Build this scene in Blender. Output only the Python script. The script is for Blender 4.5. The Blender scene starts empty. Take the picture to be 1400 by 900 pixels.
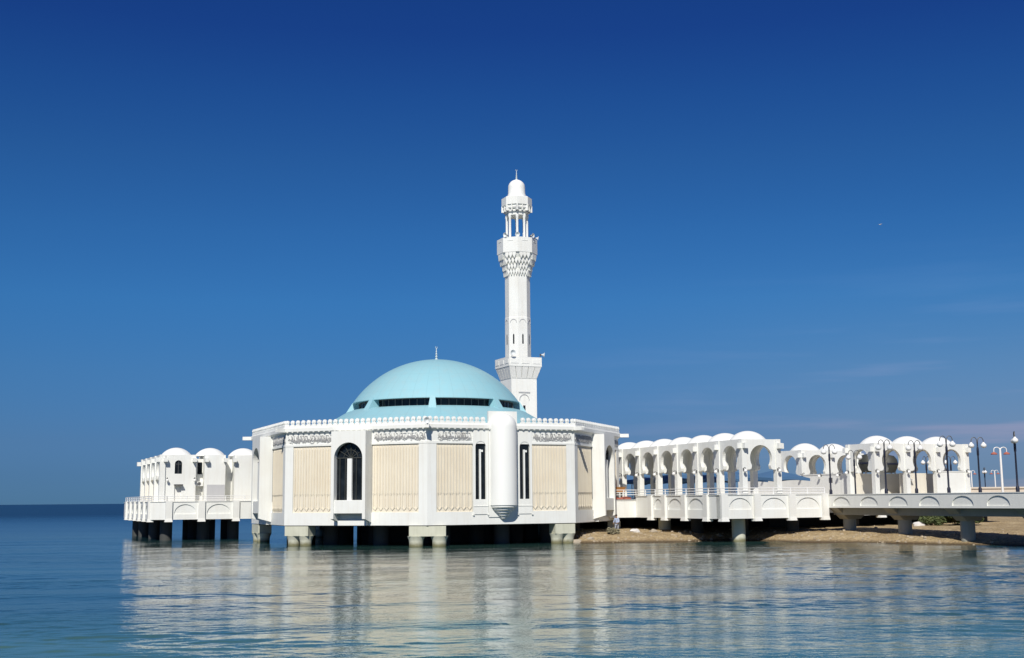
import bpy, math, random
from mathutils import Vector, Matrix, noise
R = math.radians
random.seed(7)
scn = bpy.context.scene

# ------------------------------------------------------------------ camera, sky, sun, exposure
CAM_H = 3.45
cam = bpy.data.cameras.new('camera'); camo = bpy.data.objects.new('camera', cam)
scn.collection.objects.link(camo); scn.camera = camo
cam.sensor_fit = 'HORIZONTAL'; cam.sensor_width = 36.0; cam.lens = 36.0 * 1659.44 / 1400.0
cam.clip_start = 0.5; cam.clip_end = 60000
camo.location = (0, 0, CAM_H)
camo.rotation_euler = (Matrix.Rotation(0, 3, 'Z') @ Matrix.Rotation(R(90) + .1401, 3, 'X') @ Matrix.Rotation(-.0089, 3, 'Z')).to_euler()

SUN_EL, SUN_AZ = 42.0, 7.0          # azimuth measured from straight behind the camera, positive = from the left
w = bpy.data.worlds.new('World'); scn.world = w; w.use_nodes = True
wn = w.node_tree; bg = wn.nodes['Background']
sky = wn.nodes.new('ShaderNodeTexSky'); sky.sky_type = 'NISHITA'; sky.sun_disc = False
sky.sun_elevation = R(SUN_EL); sky.sun_rotation = R(180 + SUN_AZ)
sky.altitude = 0; sky.air_density = 0.9; sky.dust_density = 0.0; sky.ozone_density = 4.0
hs = wn.nodes.new('ShaderNodeHueSaturation'); hs.inputs['Saturation'].default_value = 1.22; hs.inputs['Hue'].default_value = .5
wn.links.new(sky.outputs[0], hs.inputs['Color'])
# clear dry air: the horizon stays a muted blue
tc = wn.nodes.new('ShaderNodeTexCoord'); sp = wn.nodes.new('ShaderNodeSeparateXYZ')
wn.links.new(tc.outputs['Generated'], sp.inputs[0])
mr = wn.nodes.new('ShaderNodeMapRange')
mr.inputs['From Min'].default_value = -.01; mr.inputs['From Max'].default_value = .45
wn.links.new(sp.outputs['Z'], mr.inputs['Value'])
cr = wn.nodes.new('ShaderNodeValToRGB'); wn.links.new(mr.outputs[0], cr.inputs[0])
stops = [(.027,(.064,.157,.394)), (.07,(.080,.168,.377)), (.13,(.114,.201,.378)), (.25,(.161,.288,.442)), (.37,(.182,.363,.518)), (.49,(.189,.368,.526)), (.61,(.185,.343,.509)), (.72,(.158,.301,.506)), (.826,(.137,.243,.484))]
while len(cr.color_ramp.elements) < len(stops): cr.color_ramp.elements.new(.5)
for e_, (p_, c_) in zip(cr.color_ramp.elements, stops): e_.position = p_; e_.color = (*c_, 1)
mx = wn.nodes.new('ShaderNodeMix'); mx.data_type = 'RGBA'; mx.blend_type = 'MULTIPLY'; mx.inputs['Factor'].default_value = 1
wn.links.new(hs.outputs[0], mx.inputs['A']); wn.links.new(cr.outputs[0], mx.inputs['B'])
# thin haze low in the sky towards the land on the right
fx = wn.nodes.new('ShaderNodeMapRange'); fx.interpolation_type = 'SMOOTHSTEP'; fx.inputs['From Min'].default_value = -.12; fx.inputs['From Max'].default_value = .48
wn.links.new(sp.outputs['X'], fx.inputs['Value'])
fz = wn.nodes.new('ShaderNodeMapRange'); fz.interpolation_type = 'SMOOTHSTEP'; fz.inputs['From Min'].default_value = .24; fz.inputs['From Max'].default_value = .04
wn.links.new(sp.outputs['Z'], fz.inputs['Value'])
fm = wn.nodes.new('ShaderNodeMath'); fm.operation = 'MULTIPLY'; wn.links.new(fx.outputs[0], fm.inputs[0]); wn.links.new(fz.outputs[0], fm.inputs[1])
hz = wn.nodes.new('ShaderNodeMix'); hz.data_type = 'RGBA'; hz.blend_type = 'MULTIPLY'
wn.links.new(fm.outputs[0], hz.inputs['Factor']); wn.links.new(mx.outputs['Result'], hz.inputs['A']); hz.inputs['B'].default_value = (1.9, 1.25, 1.03, 1)
# faint mauve wisps of cloud low on the right
wm = wn.nodes.new('ShaderNodeMapping'); wm.inputs['Scale'].default_value = (5, 5, 60); wn.links.new(tc.outputs['Generated'], wm.inputs['Vector'])
wz_ = wn.nodes.new('ShaderNodeTexNoise'); wz_.inputs['Scale'].default_value = 1.0; wz_.inputs['Detail'].default_value = 4; wn.links.new(wm.outputs[0], wz_.inputs['Vector'])
wr = wn.nodes.new('ShaderNodeMapRange'); wr.interpolation_type = 'SMOOTHSTEP'; wr.inputs['From Min'].default_value = .50; wr.inputs['From Max'].default_value = .74; wr.inputs['To Max'].default_value = .9; wn.links.new(wz_.outputs['Fac'], wr.inputs['Value'])
wk = wn.nodes.new('ShaderNodeMath'); wk.operation = 'MULTIPLY'; wn.links.new(wr.outputs[0], wk.inputs[0]); wn.links.new(fm.outputs[0], wk.inputs[1])
wp = wn.nodes.new('ShaderNodeMix'); wp.data_type = 'RGBA'; wp.blend_type = 'MULTIPLY'; wp.inputs['B'].default_value = (1.9, 1.22, 1.10, 1)
wn.links.new(wk.outputs[0], wp.inputs['Factor']); wn.links.new(hz.outputs['Result'], wp.inputs['A']); wn.links.new(wp.outputs['Result'], bg.inputs['Color'])
bg.inputs['Strength'].default_value = 0.12

sl = bpy.data.lights.new('sun', 'SUN'); slo = bpy.data.objects.new('sun', sl); scn.collection.objects.link(slo)
sl.energy = 4.75; sl.angle = R(.53); sl.color = (1, .955, .88)
el, az = R(SUN_EL), R(SUN_AZ)
sdir = Vector((math.sin(az) * math.cos(el), math.cos(az) * math.cos(el), -math.sin(el)))
slo.rotation_euler = sdir.to_track_quat('-Z', 'Y').to_euler(); slo.location = (0, -20, 60)
scn.view_settings.view_transform = 'Standard'; scn.view_settings.look = 'None'
scn.view_settings.exposure = 0.0; scn.view_settings.gamma = 1.0; scn.view_settings.use_curve_mapping = False

# ------------------------------------------------------------------ frames: every building is laid out on one grid
GA = R(22.5) + .0211
GC, GS = math.cos(GA), math.sin(GA)
CX, CY = -6.7205, 106.794
WL = 0.12                                              # water level
def gw(x, y, z=0.0): return Vector((CX + x * GC - y * GS, CY + x * GS + y * GC, z))

class MB:
    """collects geometry for ONE mesh object (coordinates are the owner's local ones)"""
    def __init__(s): s.v = []; s.f = []
    def add(s, vs, fs):
        o = len(s.v); s.v += [tuple(p) for p in vs]; s.f += [tuple(o + i for i in f) for f in fs]
    def box(s, x0, x1, y0, y1, z0, z1):
        s.add([(x0,y0,z0),(x1,y0,z0),(x1,y1,z0),(x0,y1,z0),(x0,y0,z1),(x1,y0,z1),(x1,y1,z1),(x0,y1,z1)],
              [(0,3,2,1),(4,5,6,7),(0,1,5,4),(1,2,6,5),(2,3,7,6),(3,0,4,7)])
    def hull8(s, bot, top):
        s.add(list(bot) + list(top), [(0,3,2,1),(4,5,6,7),(0,1,5,4),(1,2,6,5),(2,3,7,6),(3,0,4,7)])
    def fbox(s, F, u0, u1, n0, n1, z0, z1):
        P = F.p
        s.hull8([P(u0,n1,z0),P(u1,n1,z0),P(u1,n0,z0),P(u0,n0,z0)], [P(u0,n1,z1),P(u1,n1,z1),P(u1,n0,z1),P(u0,n0,z1)])
    def prism(s, F, poly, n0, n1):
        """outline [(u,z)] counter-clockwise seen from outside, from depth n0 to n1"""
        k = len(poly)
        s.add([F.p(u, n1, z) for u, z in poly] + [F.p(u, n0, z) for u, z in poly],
              [tuple(range(k)), tuple(range(2*k-1, k-1, -1))] + [(i, k+i, k+(i+1)%k, (i+1)%k) for i in range(k)])
    def lathe(s, c, prof, seg=32, a0=0.0, a1=2*math.pi, cap=True):
        full = abs(a1 - a0 - 2*math.pi) < 1e-6
        m = seg if full else seg + 1
        rows = []; o = len(s.v)
        for r, z in prof:
            if r < 1e-5: s.v.append((c[0], c[1], c[2]+z)); rows.append([len(s.v)-1]*m)
            else:
                row = []
                for i in range(m):
                    a = a0 + (a1-a0)*i/seg
                    s.v.append((c[0]+r*math.cos(a), c[1]+r*math.sin(a), c[2]+z)); row.append(len(s.v)-1)
                rows.append(row)
        for A, B in zip(rows, rows[1:]):
            for i in range(seg):
                j = (i+1) % m
                q = [A[i], A[j], B[j], B[i]]
                q = [x for k, x in enumerate(q) if x != q[k-1]]
                if len(q) >= 3: s.f.append(tuple(q))
        if cap and full:
            if prof[0][0] > 1e-5: s.f.append(tuple(reversed(rows[0])))
            if prof[-1][0] > 1e-5: s.f.append(tuple(rows[-1]))
    def tube(s, pts, r, seg=8, r1=None):
        pts = [Vector(p) for p in pts]; n = len(pts); rows = []
        up = None
        for i, p in enumerate(pts):
            d = (pts[min(i+1, n-1)] - pts[max(i-1, 0)]).normalized()
            if up is None or abs(up.dot(d)) > .95: up = Vector((0,0,1)) if abs(d.z) < .9 else Vector((1,0,0))
            a = d.cross(up).normalized(); b = a.cross(d).normalized(); up = b
            rr = r if r1 is None else r + (r1-r)*i/(n-1)
            row = []
            for k in range(seg):
                t = 2*math.pi*k/seg
                s.v.append(tuple(p + a*(rr*math.cos(t)) + b*(rr*math.sin(t)))); row.append(len(s.v)-1)
            rows.append(row)
        for A, B in zip(rows, rows[1:]):
            for k in range(seg): s.f.append((A[k], B[k], B[(k+1)%seg], A[(k+1)%seg]))
        s.f.append(tuple(rows[0])); s.f.append(tuple(reversed(rows[-1])))
    def sphere(s, c, r, seg=16, rings=10, sz=1.0):
        s.lathe(c, [(r*math.sin(math.pi*i/rings) if 0 < i < rings else 0, -r*sz*math.cos(math.pi*i/rings)) for i in range(rings+1)], seg)

class Frame:
    """a vertical wall plane: u to the right seen from outside, n outwards, z up"""
    def __init__(s, ox, oy, phi):
        s.o = (ox, oy); a = R(phi); s.n = (math.cos(a), math.sin(a)); s.u = (-math.sin(a), math.cos(a))
    def p(s, u, n, z): return (s.o[0]+s.u[0]*u+s.n[0]*n, s.o[1]+s.u[1]*u+s.n[1]*n, z)

def obj(name, mb, mat, parent=None, loc=(0,0,0), smooth=False, ang=35):
    me = bpy.data.meshes.new(name); me.from_pydata(mb.v, [], mb.f)
    me.validate(); me.update()
    import bmesh
    bm = bmesh.new(); bm.from_mesh(me); bmesh.ops.recalc_face_normals(bm, faces=bm.faces); bm.to_mesh(me); bm.free()
    if mat: me.materials.append(mat)
    if smooth:
        me.shade_smooth(); me.set_sharp_from_angle(angle=R(ang))
    o = bpy.data.objects.new(name, me); scn.collection.objects.link(o)
    o.location = loc
    if parent: o.parent = parent
    return o
def tag(o, label=None, cat=None, group=None, kind=None):
    for k, v in (('label', label), ('category', cat), ('group', group), ('kind', kind)):
        if v: o[k] = v
    return o
def thing(name, label, cat, loc=(0,0,0), rz=0.0, group=None):
    o = bpy.data.objects.new(name, None); scn.collection.objects.link(o); o.empty_display_size = .5
    o.location = loc; o.rotation_euler = (0, 0, rz)
    return tag(o, label, cat, group)
def gthing(name, label, cat, z=0.0, group=None):          # a building: grid-aligned root, parts in grid coordinates
    return thing(name, label, cat, gw(0, 0, z), GA, group)
def copy_tree(o, parent=None):
    c = o.copy(); scn.collection.objects.link(c)
    if parent: c.parent = parent
    for ch in list(o.children): copy_tree(ch, c)
    return c

# ------------------------------------------------------------------ materials
def nodes(name):
    m = bpy.data.materials.new(name); m.use_nodes = True
    nt = m.node_tree; return m, nt, nt.nodes['Principled BSDF']
def N(nt, t, **kw):
    n = nt.nodes.new(t)
    for k, v in kw.items():
        if k in n.inputs: n.inputs[k].default_value = v
        else: setattr(n, k, v)
    return n
def ramp(nt, src, stops):
    r = nt.nodes.new('ShaderNodeValToRGB'); nt.links.new(src, r.inputs[0])
    e = r.color_ramp.elements
    while len(e) < len(stops): e.new(.5)
    for k, (p, c) in enumerate(stops): e[k].position = p; e[k].color = (*c, 1)
    return r
def mixc(nt, f, a, b, blend='MIX'):
    m = nt.nodes.new('ShaderNodeMix'); m.data_type = 'RGBA'; m.blend_type = blend
    for s_, v in (('Factor', f), ('A', a), ('B', b)):
        if hasattr(v, 'links') or hasattr(v, 'is_linked'): nt.links.new(v, m.inputs[s_])
        elif s_ == 'Factor': m.inputs[s_].default_value = v
        else: m.inputs[s_].default_value = (*v, 1)
    return m.outputs['Result']
def painted(name, col, dirt=(.55,.50,.42), amt=.35, rough=.6, scale=1.0, bump=.15, streak=True):
    m, nt, b = nodes(name)
    g = N(nt, 'ShaderNodeTexCoord'); co = g.outputs['Object']
    n1 = N(nt, 'ShaderNodeTexNoise', Scale=.55*scale, Detail=6.0, Roughness=.6); nt.links.new(co, n1.inputs['Vector'])
    r1 = ramp(nt, n1.outputs['Fac'], [(.40,(0,0,0)), (.78,(1,1,1))])
    f = r1.outputs[0]
    if streak:
        mp = N(nt, 'ShaderNodeMapping'); mp.inputs['Scale'].default_value = (3.2, 3.2, .22); nt.links.new(co, mp.inputs['Vector'])
        n2 = N(nt, 'ShaderNodeTexNoise', Scale=1.1*scale, Detail=5.0, Roughness=.65); nt.links.new(mp.outputs[0], n2.inputs['Vector'])
        r2 = ramp(nt, n2.outputs['Fac'], [(.48,(0,0,0)), (.82,(1,1,1))])
        f = mixc(nt, .6, r1.outputs[0], r2.outputs[0])
    mt = N(nt, 'ShaderNodeMath', operation='MULTIPLY'); nt.links.new(f, mt.inputs[0]); mt.inputs[1].default_value = amt
    nt.links.new(mixc(nt, mt.outputs[0], col, dirt), b.inputs['Base Color'])
    b.inputs['Roughness'].default_value = rough
    n3 = N(nt, 'ShaderNodeTexNoise', Scale=9.0*scale, Detail=4.0); nt.links.new(co, n3.inputs['Vector'])
    bp = N(nt, 'ShaderNodeBump', Strength=bump, Distance=.03); nt.links.new(n3.outputs['Fac'], bp.inputs['Height'])
    nt.links.new(bp.outputs[0], b.inputs['Normal'])
    return m
M = {}
M['white'] = painted('white_paint', (.80,.81,.765), (.54,.47,.36), .42)
M['white_clean'] = painted('white_plaster', (.82,.83,.79), (.66,.62,.54), .18)
M['offwhite'] = painted('aged_white_render', (.80,.80,.75), (.46,.43,.37), .35)
M['fascia'] = painted('fascia_paint', (.78,.78,.73), (.48,.42,.30), .32)
M['beige'] = painted('beige_stone', (.62,.51,.37), (.52,.40,.28), .45, .8)
M['rib'] = painted('beige_rib_stone', (.74,.68,.55), (.52,.42,.28), .5, .8)
M['dome'] = painted('turquoise_tile_paint', (.28,.53,.59), (.36,.46,.46), .55, .45, .5)
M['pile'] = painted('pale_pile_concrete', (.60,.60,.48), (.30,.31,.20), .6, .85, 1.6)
M['darkpile'] = painted('shaded_pile_concrete', (.055,.058,.055), (.05,.055,.05), .6, .8, 1.5)  # shade under the buildings is put into this near-black pile colour
M['soffit'] = painted('soffit_concrete', (.10,.095,.085), (.08,.07,.06), .5, .9)  # underside colour darkened to carry the shade below mosque and decks
M['pier'] = painted('weathered_shaded_pier_concrete', (.36,.36,.30), (.2,.2,.15), .6, .85, 1.6)  # weathered concrete, with the bridge's shade darkened into its colour
M['paving'] = painted('pale_paving', (.62,.58,.50), (.42,.38,.31), .5, .8, 1)
M['girder'] = painted('bridge_concrete', (.34,.32,.25), (.20,.19,.15), .5, .85)
M['bridge'] = painted('bridge_fascia_paint', (.80,.80,.74), (.44,.44,.42), .3)
M['bracket'] = painted('grey_bracket', (.50,.50,.50), (.3,.3,.3), .3)
M['frieze'] = painted('frieze_ground', (.62,.62,.60), (.40,.38,.34), .4)
M['letter'] = painted('inscription_relief', (.46,.46,.45), (.2,.2,.2), .3, streak=False)
M['wood'] = painted('orange_wood', (.42,.19,.05), (.2,.09,.03), .6, .6, 2)
M['red'] = painted('faded_red_cloth', (.42,.13,.09), (.2,.08,.06), .5, .9, 2)
M['blue'] = painted('blue_canvas', (.055,.14,.27), (.07,.13,.22), .4, .85, 1)
M['black'] = painted('black_iron', (.012,.014,.03), (.03,.03,.03), .4, .4, 2)
M['globe'] = painted('white_glass_globe', (.82,.82,.79), (.6,.57,.5), .15, .15, 2, .0, False)
M['metalw'] = painted('white_rail_metal', (.80,.80,.78), (.5,.42,.3), .35, .4, 3)
M['horn'] = painted('grey_horn_plastic', (.62,.66,.66), (.4,.4,.38), .3, .4, 3)
M['darkgrey'] = painted('dark_grey_metal', (.10,.10,.10), (.05,.05,.05), .4, .5, 2)
M['tank'] = painted('dark_tank_skin', (.045,.046,.036), (.04,.04,.03), .4, .6, 1)
M['seawall'] = painted('beige_sea_wall', (.62,.55,.46), (.42,.36,.28), .5, .9, .8)
M['finial'] = painted('pale_bronze_finial', (.52,.60,.60), (.3,.34,.34), .3, .35, 3)
M['warmwall'] = painted('cream_wall', (.72,.68,.58), (.5,.45,.36), .4)
M['grille'] = painted('dark_window_bars', (.05,.055,.05), (.03,.03,.03), .4, .5, 2, streak=False)
def glass(name, col=(.006,.008,.010), rough=.08):
    m, nt, b = nodes(name)
    g = N(nt, 'ShaderNodeTexCoord'); n1 = N(nt, 'ShaderNodeTexNoise', Scale=1.3, Detail=2.0); nt.links.new(g.outputs['Object'], n1.inputs['Vector'])
    r = ramp(nt, n1.outputs['Fac'], [(.35, col), (.75, tuple(c*3 for c in col))]); nt.links.new(r.outputs[0], b.inputs['Base Color'])
    b.inputs['Roughness'].default_value = rough; b.inputs['IOR'].default_value = 1.35
    return m
def tide(m, col):
    nt = m.node_tree; b = nt.nodes['Principled BSDF']; src = b.inputs['Base Color'].links[0].from_socket
    g = N(nt, 'ShaderNodeTexCoord'); sp_ = N(nt, 'ShaderNodeSeparateXYZ'); nt.links.new(g.outputs['Object'], sp_.inputs[0])
    n_ = N(nt, 'ShaderNodeTexNoise', Scale=2.2, Detail=5.0); nt.links.new(g.outputs['Object'], n_.inputs['Vector'])
    ad = N(nt, 'ShaderNodeMath', operation='MULTIPLY_ADD'); nt.links.new(n_.outputs['Fac'], ad.inputs[0]); ad.inputs[1].default_value = -.35; nt.links.new(sp_.outputs['Z'], ad.inputs[2])
    r = N(nt, 'ShaderNodeMapRange'); r.inputs['From Min'].default_value = .02; r.inputs['From Max'].default_value = .30; nt.links.new(ad.outputs[0], r.inputs['Value'])
    nt.links.new(mixc(nt, r.outputs[0], col, src), b.inputs['Base Color'])
tide(M['pile'], (.20,.19,.10)); tide(M['pier'], (.14,.13,.08))
def dome_joints(m):
    nt = m.node_tree; b = nt.nodes['Principled BSDF']; src = b.inputs['Base Color'].links[0].from_socket
    g = N(nt, 'ShaderNodeTexCoord'); sp_ = N(nt, 'ShaderNodeSeparateXYZ'); nt.links.new(g.outputs['Object'], sp_.inputs[0])
    at = N(nt, 'ShaderNodeMath', operation='ARCTAN2'); nt.links.new(sp_.outputs['Y'], at.inputs[0]); nt.links.new(sp_.outputs['X'], at.inputs[1])
    outs = []
    for src_, k, wd in ((at.outputs[0], 40/(2*math.pi), .045), (sp_.outputs['Z'], 1.35, .03)):
        mu = N(nt, 'ShaderNodeMath', operation='MULTIPLY'); nt.links.new(src_, mu.inputs[0]); mu.inputs[1].default_value = k
        fr_ = N(nt, 'ShaderNodeMath', operation='FRACT'); nt.links.new(mu.outputs[0], fr_.inputs[0])
        lt = N(nt, 'ShaderNodeMath', operation='LESS_THAN'); nt.links.new(fr_.outputs[0], lt.inputs[0]); lt.inputs[1].default_value = wd; outs.append(lt.outputs[0])
    mxm = N(nt, 'ShaderNodeMath', operation='MAXIMUM'); nt.links.new(outs[0], mxm.inputs[0]); nt.links.new(outs[1], mxm.inputs[1])
    sc = N(nt, 'ShaderNodeMath', operation='MULTIPLY'); nt.links.new(mxm.outputs[0], sc.inputs[0]); sc.inputs[1].default_value = .16
    nt.links.new(mixc(nt, sc.outputs[0], src, (.12,.24,.28)), b.inputs['Base Color'])
dome_joints(M['dome'])
M['glass'] = glass('dark_window_glass')

# ------------------------------------------------------------------ water
def water_mat():
    m, nt, b = nodes('sea_water')
    g = N(nt, 'ShaderNodeTexCoord'); co = g.outputs['Object']
    def wave(sx, sy, sc, det, rough=.55, rz=0.0, dist=0.0):
        mp = N(nt, 'ShaderNodeMapping'); mp.inputs['Scale'].default_value = (sx, sy, 1); mp.inputs['Rotation'].default_value = (0,0,R(rz))
        nt.links.new(co, mp.inputs['Vector'])
        n = N(nt, 'ShaderNodeTexNoise', Scale=sc, Detail=det, Roughness=rough, Distortion=dist); nt.links.new(mp.outputs[0], n.inputs['Vector'])
        return n.outputs['Fac']
    hts = [(wave(.7, 1.0, 3.4, 3.0, .6, -6, .3), .020), (wave(.8, 1.0, 9.0, 2.0, .6, 5, .2), .0048)]
    # calm patches: ripple strength varies slowly over the bay
    calm = ramp(nt, wave(.35, 1.0, .075, 2.0, .5, 6), [(.35,(.45,.45,.45)), (.68,(1.3,1.3,1.3))])
    acc = None
    for h, a in hts:
        mu = N(nt, 'ShaderNodeMath', operation='MULTIPLY'); nt.links.new(h, mu.inputs[0]); mu.inputs[1].default_value = a
        if acc is None: acc = mu.outputs[0]
        else:
            ad = N(nt, 'ShaderNodeMath', operation='ADD'); nt.links.new(acc, ad.inputs[0]); nt.links.new(mu.outputs[0], ad.inputs[1]); acc = ad.outputs[0]
    gq = N(nt, 'ShaderNodeNewGeometry'); lq = N(nt, 'ShaderNodeVectorMath', operation='LENGTH'); nt.links.new(gq.outputs['Position'], lq.inputs[0])
    sh = N(nt, 'ShaderNodeMapRange'); sh.interpolation_type = 'SMOOTHSTEP'; sh.inputs['From Min'].default_value = 30; sh.inputs['From Max'].default_value = 110; sh.inputs['To Min'].default_value = 1.0; sh.inputs['To Max'].default_value = 1.3; nt.links.new(lq.outputs['Value'], sh.inputs['Value'])
    lee = N(nt, 'ShaderNodeMath', operation='MULTIPLY'); nt.links.new(calm.outputs[0], lee.inputs[0]); nt.links.new(sh.outputs[0], lee.inputs[1])
    bp = N(nt, 'ShaderNodeBump', Distance=1.0); nt.links.new(acc, bp.inputs['Height']); nt.links.new(lee.outputs[0], bp.inputs['Strength'])
    nt.links.new(bp.outputs[0], b.inputs['Normal'])
    patch = ramp(nt, wave(.25, 1.0, .11, 4.0, .55, 10), [(.30,(.012,.040,.026)), (.52,(.026,.070,.042)), (.72,(.055,.120,.078))])
    patn = ramp(nt, wave(.25, 1.0, .16, 4.0, .55, -6), [(.30,(.042,.120,.098)), (.55,(.070,.165,.130)), (.75,(.10,.21,.165))])
    # the bay is shallow and sandy near the shore, deep and blue far out
    gp = N(nt, 'ShaderNodeNewGeometry'); ln = N(nt, 'ShaderNodeVectorMath', operation='LENGTH'); nt.links.new(gp.outputs['Position'], ln.inputs[0])
    fr = N(nt, 'ShaderNodeMapRange'); fr.inputs['From Min'].default_value = 35; fr.inputs['From Max'].default_value = 170; nt.links.new(ln.outputs['Value'], fr.inputs['Value'])
    fn = N(nt, 'ShaderNodeMapRange'); fn.interpolation_type = 'SMOOTHSTEP'; fn.inputs['From Min'].default_value = 26; fn.inputs['From Max'].default_value = 44; nt.links.new(ln.outputs['Value'], fn.inputs['Value'])
    nt.links.new(mixc(nt, fr.outputs[0], mixc(nt, fn.outputs[0], patn.outputs[0], patch.outputs[0]), (.004,.022,.050)), b.inputs['Base Color'])
    rg = N(nt, 'ShaderNodeMapRange'); rg.inputs['From Min'].default_value = 60; rg.inputs['From Max'].default_value = 400; rg.inputs['To Min'].default_value = .03; rg.inputs['To Max'].default_value = .34; nt.links.new(ln.outputs['Value'], rg.inputs['Value'])
    nt.links.new(rg.outputs[0], b.inputs['Roughness']); b.inputs['IOR'].default_value = 1.38
    b.inputs['Specular IOR Level'].default_value = .5
    return m
M['water'] = water_mat()
import numpy as np
rs = np.random.RandomState(11)
WX0, WX1, WY0, WY1 = -56.0, 56.0, 13.0, 128.0
wys = [WY0]
while wys[-1] < WY1: wys.append(wys[-1]*1.0027)
wys = np.array(wys); wys[-1] = WY1; wxs = np.linspace(WX0, WX1, 860)
X, Y = np.meshgrid(wxs, wys); DY = np.gradient(wys)[:, None]
Zw = np.zeros_like(X)
# gusts: the ripples come in patches, calmer in the lee of the building
def lowf(sc, n, seed):
    r_ = np.random.RandomState(seed); g_ = np.zeros_like(X)
    for _ in range(n):
        a_ = r_.uniform(0, 2*np.pi); k_ = 2*np.pi/(sc*r_.uniform(.6, 1.8))
        g_ += np.sin(k_*(.45*np.cos(a_)*X + np.sin(a_)*Y) + r_.uniform(0, 6.28))
    return g_/np.sqrt(n)
gust = np.clip(.85 + .36*lowf(16, 9, 3) + .26*lowf(6, 9, 5), .25, 1.9)*np.clip(1.25 - (Y-30)/110, .6, 1.25)*(1 - .42*np.exp(-((X+6)/13)**2)*np.clip((Y-32)/20, 0, 1))
for k in range(90):
    lam = .34*(9.0/.34)**((k+.5)/90)
    ang = rs.normal(0, .55 if lam < 3 else .28) + (.10 if lam < 2 else -.12)
    k_ = 2*np.pi/lam; sl_ = .0064 if lam < 1.0 else (.0042 if lam < 2 else .0029)
    att = np.clip((lam/DY - 2.2)/1.6, 0, 1)
    ph = k_*(np.sin(ang)*X + np.cos(ang)*Y) + rs.uniform(0, 6.28)
    h_ = np.sin(ph) + .18*np.cos(2*ph)
    Zw += (sl_*1.414/k_)*h_*att*(gust if lam < 3 else 1.0)
edge = np.minimum.reduce([(X-WX0)/8, (WX1-X)/8, (Y-WY0)/2, (WY1-Y)/20]); Zw *= np.clip(edge, 0, 1)
nxw, nyw = len(wxs), len(wys)
co_ = np.stack([X, Y, Zw], -1).reshape(-1, 3)
ii = (np.arange(nyw-1)[:, None]*nxw + np.arange(nxw-1)[None, :]).reshape(-1)
qf = np.stack([ii, ii+1, ii+1+nxw, ii+nxw], -1)
S = 30000.0
out = np.array([(-S,-S,0),(S,-S,0),(S,S,0),(-S,S,0)] + [(WX0,WY0,0),(WX1,WY0,0),(WX1,WY1,0),(WX0,WY1,0)])
nb = len(co_); co_ = np.vstack([co_, out])
of = np.array([(nb,nb+1,nb+5,nb+4),(nb+1,nb+2,nb+6,nb+5),(nb+2,nb+3,nb+7,nb+6),(nb+3,nb,nb+4,nb+7)])
qf = np.vstack([qf, of])
me = bpy.data.meshes.new('water'); me.vertices.add(len(co_)); me.vertices.foreach_set('co', co_.astype(np.float32).ravel())
me.loops.add(qf.size); me.loops.foreach_set('vertex_index', qf.astype(np.int32).ravel())
me.polygons.add(len(qf)); me.polygons.foreach_set('loop_start', np.arange(0, qf.size, 4, dtype=np.int32))
me.update(calc_edges=True); me.validate(); me.shade_smooth(); me.materials.append(M['water'])
wo = bpy.data.objects.new('water', me); scn.collection.objects.link(wo); wo.location = (0, 0, WL); tag(wo, kind='structure')

# ------------------------------------------------------------------ sand shore
SH = [(-30,175),(1.0,150),(3.6,108),(4.6,97.5),(5.5,94.8),(9.4,95.0),(13.6,95.6),(15.9,98.4),(17.5,99.0),(19.2,96.5),(21.1,93.4),(26,90.0),(29,86.8),(32.3,83.4),(36,81),(50,75),(80,68),(160,55)]
def shore_y(x):
    for (a, ya), (b_, yb) in zip(SH, SH[1:]):
        if a <= x <= b_: return ya + (yb-ya)*(x-a)/(b_-a)
    return SH[-1][1]
def sand_z(x, y):
    d = y - shore_y(x) + .9*noise.noise(Vector((x*.5, y*.5, 3)))
    if d < 0: z = d*.25
    elif d < 2: z = d*.20
    else: z = .40 + (1-math.exp(-(d-2)/6))*.55 + max(0, d-15)*.008
    z += .07*noise.noise(Vector((x*.9, y*.9, 0))) + .035*noise.noise(Vector((x*2.7, y*2.7, 5)))
    return WL + max(z, -1.2)
mb = MB(); xs = [1 + .4*i for i in range(130)] + [53 + 2.0*i for i in range(54)]; ys = [74 + .45*i for i in range(112)] + [124.4 + 2*i for i in range(32)]
vs = [(x, y, sand_z(x, y)) for y in ys for x in xs]; nx_ = len(xs)
mb.add(vs, [(j*nx_+i, j*nx_+i+1, (j+1)*nx_+i+1, (j+1)*nx_+i) for j in range(len(ys)-1) for i in range(nx_-1)])
m, nt, b = nodes('shore_sand')
g = N(nt, 'ShaderNodeTexCoord'); co = g.outputs['Object']
n1 = N(nt, 'ShaderNodeTexNoise', Scale=.7, Detail=8.0, Roughness=.65); nt.links.new(co, n1.inputs['Vector'])
n2 = N(nt, 'ShaderNodeTexNoise', Scale=6.0, Detail=6.0, Roughness=.7); nt.links.new(co, n2.inputs['Vector'])
c1 = ramp(nt, n1.outputs['Fac'], [(.3,(.30,.21,.10)), (.6,(.47,.36,.20)), (.8,(.57,.47,.31))])
c2 = ramp(nt, n2.outputs['Fac'], [(.32,(.35,.33,.3)), (.55,(1,1,1)), (.75,(1.35,1.3,1.25))])
c = mixc(nt, .8, c1.outputs[0], c2.outputs[0], 'MULTIPLY')
sx = N(nt, 'ShaderNodeSeparateXYZ'); nt.links.new(co, sx.inputs[0])
wz = N(nt, 'ShaderNodeMapRange'); wz.inputs['From Min'].default_value = WL + .04; wz.inputs['From Max'].default_value = WL + .20; nt.links.new(sx.outputs['Z'], wz.inputs['Value'])
nt.links.new(mixc(nt, wz.outputs[0], (.085,.055,.025), c), b.inputs['Base Color'])
b.inputs['Roughness'].default_value = .9
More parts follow.
